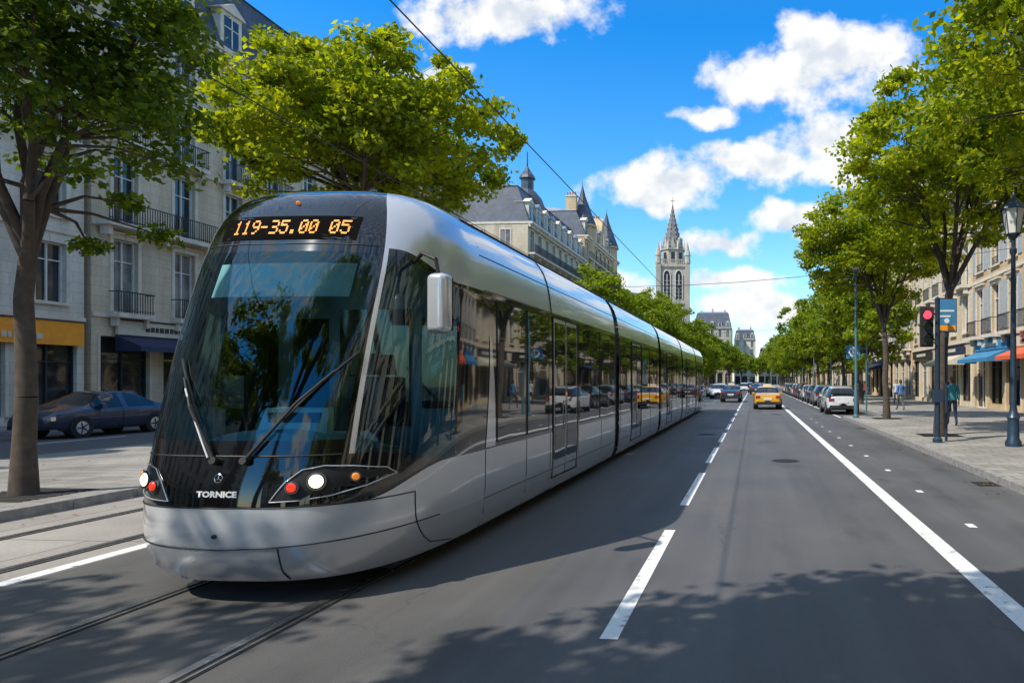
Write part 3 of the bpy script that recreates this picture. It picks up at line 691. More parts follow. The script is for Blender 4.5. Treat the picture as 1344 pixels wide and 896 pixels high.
def shell(y0,y1,sc,matf):
    for sg in (-1,1):
        b=len(bd.v)
        for y in (y0,y1):
            for z in zs: bd.v.append((sg*fW(z)*sc,y,z))
        n=len(zs)
        for k in range(n-1):
            f=[b+k,b+n+k,b+n+k+1,b+k+1]
            bd.f.append(f if sg>0 else f[::-1]); bd.mi.append(bd.m(matf((zs[k]+zs[k+1])/2)))
    bd.quad([(-fW(ZT)*sc,y0,ZT),(fW(ZT)*sc,y0,ZT),(fW(ZT)*sc,y1,ZT),(-fW(ZT)*sc,y1,ZT)],matf(3.3))
def bmat(z): return 'silver2' if z<.5 else 'silver' if z<1.05 else ('black' if z<2.80 else 'silver')
ed=[YS]+[v for gy in gang for v in (gy-GW,gy+GW)]+[39.7]
for a,b in zip(ed[::2],ed[1::2]): shell(a,b,1,bmat)
for gy in gang:
    for k in range(6):
        a=gy-GW+k*2*GW/6; shell(a,a+GW/6,.965,lambda z:'rubber'); shell(a+GW/6,a+GW/3,.93,lambda z:'rubber')
bd.obj('body_shell',TT,True,40)
wn_=MB(); 
def patch(y0,y1,z0,z1,off,mat,sgs=(-1,1)):
    n=6
    for sg in sgs:
        pts=[];fs=[]
        for k in range(n+1):
            z=z0+(z1-z0)*k/n
            for y in (y0,y1): pts.append((sg*(fW(z)+off),y,z))
        for k in range(n): 
            f=(2*k,2*k+1,2*k+3,2*k+2); fs.append(f if sg>0 else f[::-1])
        wn_.add(pts,fs,mat)
def rectseam(y0,y1,z0,z1,r=.006,mat='seam'):
    for sg in (-1,1):
        zz=[z0+(z1-z0)*k/6 for k in range(7)]
        for y in (y0,y1): wn_.tube([(sg*(fW(z)+.001),y,z) for z in zz],r,mat,5)
        for z in (z0,z1): wn_.tube([(sg*(fW(z)+.001),y0,z),(sg*(fW(z)+.001),y1,z)],r,mat,5)
def win(y0,y1,z0=1.12,z1=2.72): patch(y0,y1,z0,z1,.004,'tglass'); rectseam(y0-.02,y1+.02,z0-.02,z1+.02,.008,'matte')
def door(y0,y1):
    rectseam(y0,y1,.36,2.76,.016,'seam'); ym=(y0+y1)/2
    for a,b in ((y0+.03,ym-.012),(ym+.012,y1-.03)):
        patch(a,b,.38,2.74,.006,'silver2'); patch(a+.045,b-.045,.62,2.68,.011,'tglass')
    rectseam(ym-.008,ym+.008,.38,2.74,.008,'seam')
    for sg in (-1,1):
        wn_.cyl((sg*(fW(1.2)+.03),ym-.1,1.05),(sg*(fW(1.2)+.03),ym-.1,1.5),.012,.012,'chrome',6)
        wn_.cyl((sg*(fW(1.2)+.012),ym+.0,1.6),(sg*(fW(1.2)+.02),ym+.0,1.6),.03,.03,'lampamb',8)
win(7.78,8.75); win(8.85,9.75); door(9.98,11.35); win(11.5,13.0); win(13.1,14.4)
for gy in gang:
    a=gy+.35
    win(a,a+1.25); door(a+1.4,a+2.75)
    win(a+2.9,a+4.2)
    if gy<34: win(a+4.3,a+5.7)
n=16
for sg in (-1,1):
    pts=[];fs=[]
    for k in range(n+1):
        t=k/n; z=1.06+1.25*t; yl=7.42+.12*math.sin(t*math.pi*.55); wd_=.26*(1-t)**.8+.02
        x=sg*(fW(z)+.006); pts+=[(x,yl,z),(x,yl+wd_,z)]
    for k in range(n): f=(2*k,2*k+1,2*k+3,2*k+2); fs.append(f if sg>0 else f[::-1])
    wn_.add(pts,fs,'silver')
for y in (7.42,8.8,9.85,11.45,13.2): 
    for sg in (-1,1): wn_.tube([(sg*(fW(z)),y,z) for z in (.18,.35,.6,.85,1.04)],.005,'seam',5)
for gy in gang:
    for dy in (.35,1.7,3.2,4.8):
        for sg in (-1,1): wn_.tube([(sg*(fW(z)),gy+dy,z) for z in (.18,.35,.6,.85,1.04)],.006,'seam',5)
for a,b in zip(ed[::2],ed[1::2]):
    for sg in (-1,1):
        for z in (.5,2.81,3.2): wn_.tube([(sg*(fW(z)+.0),a,z),(sg*(fW(z)+.0),b,z)],.006,'seam',5)
        wn_.tube([(sg*(fW(3.6)+.004),a,3.6),(sg*(fW(3.6)+.004),b,3.6)],.014,'matte',6)
        wn_.box(min(sg*.1,sg*.4),max(sg*.1,sg*.4),a+.3,b-.3,3.765,3.84,'silver2')
for y in (9.9,): 
    for sg in (-1,1): wn_.tube([(sg*(fW(z)+.001),y,z) for z in np.linspace(2.8,3.75,9)],.012,'matte',6)
wn_.obj('windows_and_doors',TT,True,40)
d=MB()
def line(pts,r,mat,off=.001,n=6): d.tube([tuple(nose_p(x,z,off)) for x,z in pts],r,mat,n)
def lin2(p,n=14): 
    o=[]
    for (a,b) in zip(p[:-1],p[1:]): o+=[(a[0]+(b[0]-a[0])*k/n,a[1]+(b[1]-a[1])*k/n) for k in range(n)]
    return o+[p[-1]]
line(lin2([(-1.2,.52),(0,.47),(1.2,.52)],40),.006,'seam')
line(lin2([(-1.15,.80),(1.15,.80)],60),.006,'seam')
for x in (-.92,.48,1.15): line(lin2([(x,.2),(x,.48 if x==.48 else .8)],8),.006,'seam')
line(lin2([(-.84,1.2),(.84,1.2)],50),.008,'seam'); line(lin2([(-.82,3.03),(.82,3.03)],50),.006,'seam')
def patchn(poly,off,mat):
    c=(sum(p[0] for p in poly)/len(poly),sum(p[1] for p in poly)/len(poly)); n=len(poly); pts=[tuple(nose_p(*c,off))]
    rings=4
    for r in range(1,rings+1):
        for p in poly: pts.append(tuple(nose_p(c[0]+(p[0]-c[0])*r/rings,c[1]+(p[1]-c[1])*r/rings,off)))
    fs=[(0,1+i,1+(i+1)%n) for i in range(n)]
    for r in range(rings-1):
        for i in range(n): j=(i+1)%n; fs.append((1+r*n+i,1+(r+1)*n+i,1+(r+1)*n+j,1+r*n+j))
    d.add(pts,fs,mat)
for sg in (-1,1):
    outl=[(.42,.845),(.60,.85),(.8,.875),(.98,.93),(1.09,1.0),(1.05,1.06),(.9,1.10),(.75,1.115),(.62,1.09),(.52,1.0),(.46,.91)]
    outl=[(sg*a,b) for a,b in outl]
    patchn(outl,.004,'matte'); line(lin2(outl+[outl[0]],4),.005,'silver',.005)
    def lamp(x,z,r,mt):
        p=nose_p(sg*x,z,0); n=nose_n(sg*x,z)
        n=(n+Vector((0,-.6,0))).normalized()
        d.cyl(p-n*.03,p+n*.028,r*1.3,r*1.22,'chrome',24); d.cyl(p+n*.028,p+n*.034,r*1.08,r*1.0,'matte',24); d.cyl(p+n*.034,p+n*.045,r*.9,r*.6,mt,24)
    lamp(.72,.995,.06,'lampon'); lamp(.575,.955,.042,'lampred'); lamp(.92,1.01,.034,'lampamb')
for (x0,z0,x1,z1) in ((-.05,1.16,-.60,1.98),(.20,1.16,.84,2.05)):
    a=nose_p(x0,z0,.03); b_=nose_p(x0*.5+x1*.5,(z0+z1)/2,.07)
    d.cyl(a,b_,.016,.012,'matte',8); d.cyl(b_,nose_p(x0*.2+x1*.8,z0*.2+z1*.8,.04),.011,.008,'matte',8)
    d.tube([nose_p(x0+(x1-x0)*t,z0+(z1-z0)*t,.018) for t in np.linspace(.36,1,9)],.01,'matte',6); d.cyl(nose_p(x0,z0,-.02),nose_p(x0,z0,.05),.03,.03,'matte',12)
line(lin2([(-.08,1.18),(-.42,1.72)],8),.007,'white',.06)
for k in range(16):
    a0,a1=2*math.pi*k/16,2*math.pi*(k+1)/16
    d.cyl(nose_p(.0+.032*math.cos(a0),1.03+.032*math.sin(a0),.005),nose_p(.032*math.cos(a1),1.03+.032*math.sin(a1),.005),.004,.004,'chrome',5)
for a0 in (90,210,330): d.cyl(nose_p(0,1.03,.005),nose_p(.03*math.cos(R(a0)),1.03+.03*math.sin(R(a0)),.005),.005,.003,'chrome',5)
d.sph(tuple(nose_p(0,3.45,.01)),.02,'lampamb',8); d.cyl(nose_p(0,.58,0),nose_p(0,.58,.02),.018,.015,'matte',10)
dp=[(-.64,3.07),(.64,3.07),(.64,3.31),(-.64,3.31)]
def densify(p,k=10):
    o=[]
    for a,b in zip(p,p[1:]+p[:1]): o+=[(a[0]+(b[0]-a[0])*i/k,a[1]+(b[1]-a[1])*i/k) for i in range(k)]
    return o
d.tube([(1.02,6.25,2.92),(1.2,6.05,2.97),(1.36,5.98,2.9),(1.39,5.98,2.74)],.018,'matte',8)
d.obj('nose_fittings',TT,True,35)
mr=MB()
mr.box(-.1,.1,-.08,.08,-.27,.27,'silver')
o=mr.obj('wing_mirror',TT,loc=(1.4,5.97,2.50)); o.rotation_euler=(0,0,-.25)
bm=o.modifiers.new('b','BEVEL'); bm.width=.06; bm.segments=5; o.data.polygons.foreach_set('use_smooth',[True]*6)
g2=MB(); g2.box(-.08,.08,.081,.086,-.24,.24,'tglass'); o2=g2.obj('mirror_glass',TT,loc=(1.4,5.97,2.50)); o2.rotation_euler=(0,0,-.25)
def surf_text(body,size,xc,zc,mat,name,off=.006,ex=1.0):
    cu=bpy.data.curves.new('t','FONT'); cu.body=body; cu.size=size; cu.align_x='CENTER'; cu.align_y='CENTER'; cu.resolution_u=2; cu.offset=.003 if size<.1 else .004
    o=bpy.data.objects.new('t',cu); COL.objects.link(o); dg=bpy.context.evaluated_depsgraph_get(); me=bpy.data.meshes.new_from_object(o.evaluated_get(dg)); bpy.data.objects.remove(o)
    bm=bmesh.new(); bm.from_mesh(me); bmesh.ops.triangulate(bm,faces=bm.faces[:]); bmesh.ops.subdivide_edges(bm,edges=[e for e in bm.edges if e.calc_length()>.05],cuts=2,use_grid_fill=False); bmesh.ops.triangulate(bm,faces=bm.faces[:])
    for v_ in bm.verts: v_.co=nose_p(xc+v_.co.x*ex,zc+v_.co.y,off)
    bm.to_mesh(me); bm.free(); me.materials.clear(); me.materials.append(M[mat]); return mkobj(name,me,TT)
dpm=MB(); sv=d; d=dpm; patchn(densify(dp),.003,'disp'); d=sv
dpm.obj('display_panel',TT,True)
FONT={'1':["00100","01100","00100","00100","00100","00100","01110"],'9':["01110","10001","10001","01111","00001","00010","01100"],'-':["00000","00000","00000","11110","00000","00000","00000"],
'3':["11110","00001","00001","01110","00001","00001","11110"],'5':["11111","10000","11110","00001","00001","10001","01110"],'.':["00000","00000","00000","00000","00000","01100","01100"],
'0':["01110","10001","10011","10101","11001","10001","01110"],' ':["00000"]*7}
d=MB(); msg="119-35.00 05"; pt=.0165; tw=len(msg)*6*pt; x0=-tw/2+.08
for ci,chh in enumerate(msg):
    for r_ in range(7):
        for c_ in range(5):
            if FONT[chh][r_][c_]=='1':
                xx=x0+(ci*6+c_)*pt*.93; zz=3.255-r_*pt*1.2; q=pt*.46
                d.quad([tuple(nose_p(xx-q,zz-q*1.15,.008)),tuple(nose_p(xx+q,zz-q*1.15,.008)),tuple(nose_p(xx+q,zz+q*1.15,.008)),tuple(nose_p(xx-q,zz+q*1.15,.008))],'led')
d.obj('destination_display',TT)
surf_text('TORNICE',.062,0,.905,'white','operator_lettering',.004,1.25)
c=MB()
c.box(-.95,.95,6.0,YS+.1,.35,.4,'cabin'); c.box(-1.15,1.15,YS-.02,YS+.06,.4,3.3,'cabin')
c.box(-.4,.4,YS-.06,YS-.022,1.3,2.6,'shopglass'); c.box(-.95,-.55,YS-.06,YS-.022,1.5,2.5,'shopglass'); c.box(.55,.95,YS-.06,YS-.022,1.5,2.5,'shopglass')
nd=24; pts=[];fs=[]
for i in range(nd+1):
    x=-.86+1.72*i/nd; yy=nose_y(x,1.25)+.07; hh=1.20+.18*math.cos(x*1.6)**2
    pts+=[(x,yy,.7),(x,yy+.03,1.14),(x,yy+.3,hh),(x,max(6.3,yy+.45),hh-.03),(x,max(6.35,yy+.5),.6)]
for i in range(nd):
    for k in range(4): a=i*5+k; fs.append((a,a+5,a+6,a+1))
c.add(pts,fs,'dash')
c.frus((-.35,.35,5.95,6.3,1.25),(-.3,.3,6.05,6.25,1.55),'dash')
c.box(-.25,.25,6.0,6.04,1.42,1.51,'matte')
c.cyl((-.5,6.1,1.3),(-.5,5.95,1.75),.02,.02,'matte'); c.box(-.6,-.4,5.9,5.95,1.55,1.85,'matte'); c.box(.42,.7,5.95,6.0,1.35,1.65,'matte')
c.frus((-.27,.27,6.55,7.05,.8),(-.25,.25,6.6,7.0,.98),'seat'); c.frus((-.26,.26,6.98,7.1,.9),(-.2,.2,7.1,7.2,1.85),'seat'); c.frus((-.13,.13,7.1,7.2,1.87),(-.11,.11,7.12,7.2,2.1),'seat')
c.cyl((0,6.8,.4),(0,6.8,.8),.08,.06,'matte')
c.obj('driver_cab_interior',TT)
d=MB()
pts=[];fs=[];nx=14
for i in range(nx+1):
    x=-.68+1.36*i/nx
    for z in (2.58,2.90): pts.append(tuple(nose_p(x,z,-.09)))
for i in range(nx): fs.append((2*i,2*i+2,2*i+3,2*i+1))
d.add(pts,fs,'blind'); d.obj('sun_blind',TT,True)
u=MB(); u.box(-.95,.95,6.0,41.1,.1,.18,'matte')
for yb in (8.6,12.8,18.1,24.8,31.5,38.2):
    u.box(-.95,.95,yb-1.1,yb+1.1,.06,.17,'matte')
    for dy in (-.75,.75):
        for sg in (-1,1): u.cyl((sg*.66,yb+dy,.3),(sg*.79,yb+dy,.3),.29,.29,'steel',20)
u.obj('bogies',TT)
# ------------------------------------------------------------------ overhead wires
g=MB()
g.cyl((-4.2,-20,6.2),(-4.2,220,6.2),.0105,.0105,'matte',6); g.cyl((-7.87,-20,6.2),(-7.87,220,6.2),.010,.010,'matte',6)
for yy in (38,76,114):
    pts=[(-28+ (42*k/14),yy,9.0-1.9*math.sin(math.pi*k/14)) for k in range(15)]; g.tube(pts,.014,'matte',4)
    for xx in (-4.2,-7.87): g.cyl((xx,yy,6.2),(xx,yy,7.15),.01,.01,'matte',4); g.cyl((xx,yy,7.0),(xx,yy,7.15),.05,.05,'matte',6)
g.obj('overhead_wires')
# ------------------------------------------------------------------ cars
def car_mesh(kind,paint,taxi=False):
    c=MB(); hatch=kind=='hatch'
    if hatch: RO=[(-2.05,.6),(-2.0,.98),(-1.75,1.32),(-1.5,1.45),(-.6,1.53),(.2,1.5),(.5,1.42),(1.25,1.0),(1.9,.85),(2.1,.68)]
    else: RO=[(-2.28,.6),(-2.22,.92),(-1.75,1.03),(-1.55,1.05),(-.85,1.38),(-.4,1.46),(.1,1.46),(.45,1.4),(1.2,1.0),(2.0,.85),(2.25,.66)]
    y0,y1=RO[0][0],RO[-1][0]
    ys=sorted(set([r[0] for r in RO]+list(np.linspace(y0,y1,26))))
    rx=[r[0] for r in RO]; rz=[r[1] for r in RO]
    def belt(y): return float(np.interp(y,[y0,y0+.08,-1,.8,1.3,2.0,y1],[.55,.90,.94,.92,.9,.76,.58]))
    def wid(y): return float(np.interp(y,[y0,y0+.1,y0+.5,-.8,.8,1.6,2.0,y1],[.72,.80,.86,.89,.89,.86,.78,.62]))
    S=[]
    for y in ys:
        zr=float(np.interp(y,rx,rz)); zb=min(belt(y),zr-.02); w_=wid(y); hgt=max(0,zr-zb); wr=w_-.05-.24*min(1,hgt/.52); zl=.24 if abs(y)<1.9 else .3
        S.append([(w_*.93,y,zl),(w_*.985,y,zl+.1),(w_,y,(zl+zb)/2+.05),(w_*.985,y,zb-.04),(w_*.955,y,zb),(wr,y,zr-.045*min(1,hgt/.3)),(wr*.86,y,zr),(wr*.4,y,zr+.015),(0,y,zr+.018)])
    n=9
    gy=(.45,1.2) if not hatch else (.5,1.25); ry=(-1.55,-.85) if not hatch else (-2.0,-1.6)
    for sg in (-1,1):
        b=len(c.v); c.v+=[(sg*p[0],p[1],p[2]) for s_ in S for p in s_]
        for i in range(len(S)-1):
            ym=(ys[i]+ys[i+1])/2; hg=S[i][6][2]-S[i][4][2]; hg2=S[i+1][6][2]-S[i+1][4][2]
            for k in range(n-1):
                mt=paint
                if k==0: mt='matte'
                if k==4 and min(hg,hg2)>.16 and (gy[0]+.45>ym>ry[1]-.45) and not(-.28<ym<-.16): mt='cglass'
                if k>=6 or k==5:
                    if gy[0]+.05<ym<gy[1]-.03 or ry[0]+.03<ym<ry[1]-.03: mt='cglass' if k>=5 else paint
                f=[b+i*n+k,b+(i+1)*n+k,b+(i+1)*n+k+1,b+i*n+k+1]; c.f.append(f if sg>0 else f[::-1]); c.mi.append(c.m(mt))
        for (i,fl) in ((0,1),(len(S)-1,0)):
            f=[b+i*n+k for k in range(n)]; c.f.append(f if (fl^(sg<0)) else f[::-1]); c.mi.append(c.m(paint))
    for wy in (-1.32,1.33):
        for sg in (-1,1):
            c.cyl((sg*.6,wy,.33),(sg*.895,wy,.33),.37,.37,'matte',24); c.cyl((sg*.66,wy,.32),(sg*.905,wy,.32),.32,.31,'rubber',24); c.cyl((sg*.9,wy,.32),(sg*.912,wy,.32),.21,.2,'silver',16)
            for k in range(5): a=k*1.257; c.cyl((sg*.913,wy,.32),(sg*.915,wy+.18*math.cos(a),.32+.18*math.sin(a)),.025,.02,'matte',4)
            c.cyl((sg*.912,wy,.32),(sg*.92,wy,.32),.05,.04,'chrome',8)
    for sg in (-1,1):
        a,b=sorted((sg*.5,sg*.77)); c.box(a,b,y0-.015,y0+.12,.74,.88,M['lampred_off']); c.box(a,b,y1-.2,y1-.05,.58,.70,'chrome')
        c.box(min(sg*.86,sg*1.02),max(sg*.86,sg*1.02),.62,.78,.93,1.06,paint)
        c.cyl((sg*.893,-.1,.25),(sg*.893,-.1,.9),.006,.006,'seam',4); c.cyl((sg*.885,.75,.3),(sg*.885,.75,.88),.006,.006,'seam',4)
    c.box(-.26,.26,y0-.02,y0+.02,.62,.73,'white'); c.box(-.72,.72,y0-.03,y0+.2,.32,.5,'matte'); c.box(-.6,.6,y1-.12,y1+.02,.3,.42,'matte'); c.box(-.45,.45,y1-.09,y1+.015,.5,.58,'matte')
    if taxi: c.frus((-.3,.3,-.3,-.12,1.47),(-.24,.24,-.27,-.15,1.62),'c_ivory')
    return c.mesh('car_body',True,38)
M['lampred_off']=simple('tail_lamp',(.45,.015,.012),.2,coat=1)
pw=carpaint('white',(.75,.75,.75)); pdk=carpaint('dark_blue',(.02,.035,.08)); pk=carpaint('black',(.015,.015,.017)); pg=carpaint('grey',(.3,.31,.33)); pr=carpaint('red',(.35,.02,.02)); py_=carpaint('yellow',(.85,.42,.01))
mw=car_mesh('hatch',pw); md=car_mesh('sedan',pdk); mk_=car_mesh('sedan',pk); mg=car_mesh('hatch',pg); mrd=car_mesh('hatch',pr); mt_=car_mesh('sedan',py_,True); mb_=car_mesh('sedan',pk,True); mws=car_mesh('sedan',pw)
mkobj('parked_car',md,loc=(-22.2,21.6,0),rot=math.pi)
mkobj('parked_car',mg,loc=(-24,31,0)); mkobj('parked_car',mws,loc=(-22.3,13,0),rot=math.pi)
mkobj('parked_car',mw,loc=(4.75,39.0,0))
for i,(y,mm) in enumerate(((45.5,mk_),(52,mg),(58,md),(64,mws),(70,mk_),(76,mrd),(82,mw),(89,mk_),(96,mg),(104,mw))): mkobj('parked_car',mm,loc=(5.2,y,0))
mkobj('taxi',mt_,loc=(.85,45.5,0)); mkobj('taxi',mb_,loc=(-2.0,60,0),rot=0)
for (x,y,mm,r) in ((-4.6,80,mws,math.pi),(-5.2,98,mg,math.pi),(-3.7,72,mw,math.pi),(.3,95,mk_,0),(-1.6,110,mw,0),(1.5,130,mk_,0),(-1,150,mg,0),(1.2,75,mk_,0),(-4.5,125,mk_,math.pi)): mkobj('car',mm,loc=(x,y,0),rot=r)
# ------------------------------------------------------------------ street furniture
M['lampblue']=simple('lamp_post_blue',(.03,.055,.09),.4,.3); M['lampteal']=simple('lamp_post_teal',(.1,.2,.24),.4,.3); M['opal']=simple('opal_glass',(.7,.7,.66),.3)
def lantern():
    g=MB(); g.lathe((0,0,0),[(.2,0),(.2,.12),(.15,.2),(.14,.7),(.17,.74),(.11,.85),(.085,1.0),(.07,3.0),(.055,4.9),(.09,4.95),(.09,5.05),(.05,5.1),(.05,5.3),(.16,5.4),(.18,5.44)],'lampblue',12)
    g.lathe((0,0,5.44),[(.17,0),(.27,.62)],'opal',6); g.lathe((0,0,6.06),[(.33,0),(.3,.06),(.12,.26),(.05,.32),(.05,.42),(0,.5)],'lampblue',6)
    for i in range(6):
        a=2*math.pi*(i+.5)/6; g.cyl((.175*math.cos(a),.175*math.sin(a),5.42),(.28*math.cos(a),.28*math.sin(a),6.07),.014,.014,'lampblue',4)
    return g.mesh('lantern_post',True,35)
def globe():
    g=MB(); g.lathe((0,0,0),[(.14,0),(.14,.1),(.1,.15),(.1,1.1),(.07,1.2),(.055,6.2),(.04,6.6),(.12,6.66),(.14,6.72)],'lampteal',12)
    g.lathe((0,0,6.72),[(.13,0),(.26,.18),(.27,.3),(.3,.32)],'opal',14); g.lathe((0,0,7.04),[(.32,0),(.22,.1),(.06,.16),(.03,.25),(0,.28)],'lampteal',14); return g.mesh('globe_post',True,35)
ml=lantern(); mgl=globe()
mkobj('street_lamp',ml,loc=(6.62,18,PH)); mkobj('street_lamp',mgl,loc=(4.62,31.5,PH))
for y in (62,80,98,120,140): mkobj('street_lamp',mgl,loc=(6.9,y,PH))
for y in (60,85,110): mkobj('street_lamp',mgl,loc=(-10.2,y,PH))
g=MB(); g.lathe((0,0,0),[(.13,0),(.13,.1),(.075,.16),(.065,3.9),(.07,3.92),(0,3.98)],'lampblue',12)
M['sig_red']=simple('signal_red',(.8,.03,.03),.3,emis=(1,.05,.08),es=2.5); M['sig_off']=simple('signal_off',(.02,.05,.03),.2)
g.box(-.43,-.15,-.1,.12,2.65,3.65,'matte'); g.box(-.47,-.11,.0,.02,2.6,3.7,'c_dark'); g.cyl((-.15,0,2.8),(0,0,2.8),.025,.025,'matte'); g.cyl((-.15,0,3.5),(0,0,3.5),.025,.025,'matte')
for k,mt in enumerate(('sig_off','sig_off','sig_red')):
    z=2.83+k*.32; g.cyl((-.29,-.1,z),(-.29,-.125,z),.115,.105,mt,18)
    for i in range(9):
        a0=math.pi*(i)/9-.1; a1=math.pi*(i+1)/9-.1
        g.quad([(-.29+.125*math.cos(a0),-.1,z+.125*math.sin(a0)),(-.29+.125*math.cos(a1),-.1,z+.125*math.sin(a1)),(-.29+.125*math.cos(a1),-.26,z+.125*math.sin(a1)),(-.29+.125*math.cos(a0),-.26,z+.125*math.sin(a0))],'matte')
g.box(-.12,.12,-.12,.1,1.1,1.45,'lampblue')
g.obj('traffic_light',loc=(4.98,19,PH),smooth=True,angle=30)
g=MB(); g.cyl((0,0,0),(0,0,4.0),.04,.04,'lampblue',10); g.box(-.26,.26,-.06,-.041,3.05,3.95,'c_blue'); g.box(-.24,.24,-.068,-.061,3.08,3.22,'c_orange'); g.box(-.2,.2,-.068,-.061,3.6,3.65,'white'); g.box(-.2,.1,-.068,-.061,3.45,3.5,'white'); g.cyl((.0,-.061,3.35),(0,-.068,3.35),.07,.07,'white',14); g.box(-.28,.28,-.04,-.03,3.03,3.97,'matte')
g.obj('information_sign',loc=(5.35,19.5,PH))
g=MB(); g.cyl((0,0,0),(0,0,3.5),.04,.04,'lampteal',10); g.box(-.95,-.3,-.03,-.0,2.75,3.35,'c_blue'); g.cyl((-.62,-.03,3.05),(-.62,-.036,3.05),.22,.22,'white',20); g.cyl((-.62,-.037,3.05),(-.62,-.042,3.05),.15,.15,'c_blue',20); g.box(-.66,-.58,-.048,-.043,2.95,3.2,'white'); g.cyl((-.3,0,3.2),(0,0,3.2),.02,.02,'lampteal'); g.cyl((-.3,0,2.9),(0,0,2.9),.02,.02,'lampteal')
g.obj('parking_sign',loc=(5.3,32.8,PH))
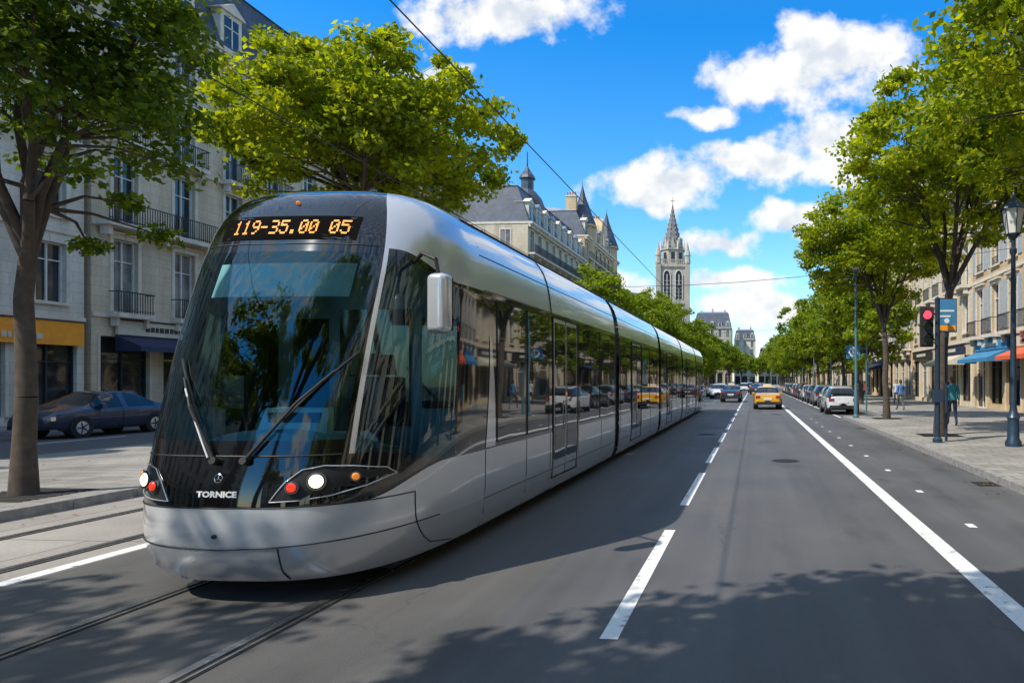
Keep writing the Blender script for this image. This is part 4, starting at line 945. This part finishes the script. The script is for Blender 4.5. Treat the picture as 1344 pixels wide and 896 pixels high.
# ------------------------------------------------------------------ people
def person(name,loc,rot,top,legs,hair,stride=.28,h=1.74):
    skin=M['skin']; e=empty(name,loc,rot); s=h/1.74; e.scale=(s,s,s)
    J=dict(pel=(0,0,.96),wai=(0,.01,1.1),che=(0,0,1.30),nec=(0,0,1.47),hea=(0,.01,1.54),
     sL=(-.18,0,1.41),sR=(.18,0,1.41),eL=(-.235,-.06,1.13),eR=(.235,.03,1.13),wL=(-.23,.1,.9),wR=(.24,.02,.88),
     hL=(-.095,0,.9),hR=(.095,0,.9),kL=(-.1,stride*.6,.5),kR=(.1,-.02,.5),aL=(-.1,stride*.9,.09),aR=(.1,-stride,.12),tL=(-.11,stride*.9+.17,.04),tR=(.11,-stride+.15,.03))
    Rd=dict(pel=(.15,.11),wai=(.135,.1),che=(.165,.115),nec=(.06,.06),hea=(.055,.055),sL=(.07,.07),sR=(.07,.07),eL=(.05,.05),eR=(.05,.05),wL=(.034,.03),wR=(.034,.03),hL=(.1,.1),hR=(.1,.1),kL=(.062,.062),kR=(.062,.062),aL=(.043,.045),aR=(.043,.045),tL=(.04,.03),tR=(.04,.03))
    E=[('pel','wai'),('wai','che'),('che','nec'),('nec','hea'),('che','sL'),('che','sR'),('sL','eL'),('sR','eR'),('eL','wL'),('eR','wR'),('pel','hL'),('pel','hR'),('hL','kL'),('hR','kR'),('kL','aL'),('kR','aR'),('aL','tL'),('aR','tR')]
    def skinmesh(J,Rd,E,root,sub=2):
        ks=list(J); me=bpy.data.meshes.new('sk'); me.from_pydata([J[k] for k in ks],[(ks.index(a),ks.index(b)) for a,b in E],[])
        o=bpy.data.objects.new('sk',me); COL.objects.link(o); o.modifiers.new('s','SKIN'); 
        for i,k in enumerate(ks): me.skin_vertices[0].data[i].radius=Rd[k]; me.skin_vertices[0].data[i].use_root=(k==root)
        sb=o.modifiers.new('u','SUBSURF'); sb.levels=sub; sb.render_levels=sub
        dg=bpy.context.evaluated_depsgraph_get(); r=bpy.data.meshes.new_from_object(o.evaluated_get(dg)); bpy.data.objects.remove(o); return r
    me=skinmesh(J,Rd,E,'pel'); me.materials.clear()
    for mt in (top,legs,skin,M['matte']): me.materials.append(mt)
    for p in me.polygons:
        z=p.center.z; x=abs(p.center.x); p.use_smooth=True
        arm=x>.19 and z<1.2
        p.material_index= 2 if z>1.49 or (arm and z<.93) else 0 if (z>.93 or arm) else 1 if z>.1 else 3
    mkobj('body',me,e)
    for sg,wk in ((-1,'wL'),(1,'wR')):
        wx,wy,wz=J[wk]; Jh={'r':(wx,wy,wz),'p':(wx,wy+.01,wz-.07)}; Rh={'r':(.028,.02),'p':(.04,.018)}; Eh=[('r','p')]
        for i,(dy,ln) in enumerate(((-.033,.065),(-.011,.08),(.011,.085),(.033,.075))):
            a,b_,c_='a%d'%i,'b%d'%i,'c%d'%i; Jh[a]=(wx,wy+dy,wz-.09); Jh[b_]=(wx-sg*.008,wy+dy*1.1,wz-.09-ln*.55); Jh[c_]=(wx-sg*.025,wy+dy*1.1,wz-.09-ln)
            for k in (a,b_,c_): Rh[k]=(.0095,.0095)
            Eh+=[('p',a),(a,b_),(b_,c_)]
        Jh['t1']=(wx-sg*.01,wy+.045,wz-.05); Jh['t2']=(wx-sg*.02,wy+.06,wz-.095); Rh['t1']=(.012,.012); Rh['t2']=(.009,.009); Eh+=[('r','t1'),('t1','t2')]
        hm=skinmesh(Jh,Rh,Eh,'r',1); hm.materials.clear(); hm.materials.append(skin); mkobj('hand',hm,e)
    hd=MB(); hd.sph((0,.02,1.63),.1,skin,16,(.78,.95,1.16)); hd.cyl((0,.1,1.645),(0,.133,1.615),.008,.016,skin,6)
    for sg in (-1,1): hd.sph((sg*.032,.103,1.645),.011,'matte',8); hd.sph((sg*.08,.015,1.63),.026,skin,8,(.4,.7,1.1))
    hd.cyl((-.022,.108,1.583),(.022,.108,1.583),.006,.006,M['lips'],6); hd.obj('head',e,True)
    hr=MB(); hr.sph((0,-.0,1.66),.108,hair,16,(.82,.98,1.02)); hr.sph((0,-.055,1.6),.085,hair,12,(.85,.6,1.2)); hr.obj('hair',e,True)
    return e
M['skin']=simple('skin',(.5,.3,.21),.5,var=.05); M['lips']=simple('lips',(.35,.1,.09),.5)
hb=simple('hair_brown',(.05,.03,.02),.7); hbl=simple('hair_auburn',(.12,.04,.02),.7)
tt_=simple('jacket_teal',(.03,.22,.24),.8); tn=simple('trousers_navy',(.02,.025,.05),.85); tb=simple('shirt_blue',(.08,.2,.45),.85); tw=simple('shirt_white',(.55,.55,.52),.85); tg=simple('trousers_grey',(.1,.1,.1),.85); trd=simple('coat_red',(.3,.04,.03),.85)
person('pedestrian',(7.35,26,PH),0,tt_,tn,hbl,.2,1.82)
person('pedestrian',(8.4,40,PH),.2,tb,tg,hb,.28)
person('pedestrian',(9.6,47,PH),math.pi,tw,tn,hb,.3); person('pedestrian',(10.5,38,PH),.1,trd,tg,hb,.25,1.66); person('pedestrian',(8.9,60,PH),0,tg,tn,hb); person('pedestrian',(9.6,60.3,PH),0,trd,tn,hbl,.3,1.65)
print('objects',len(bpy.data.objects))
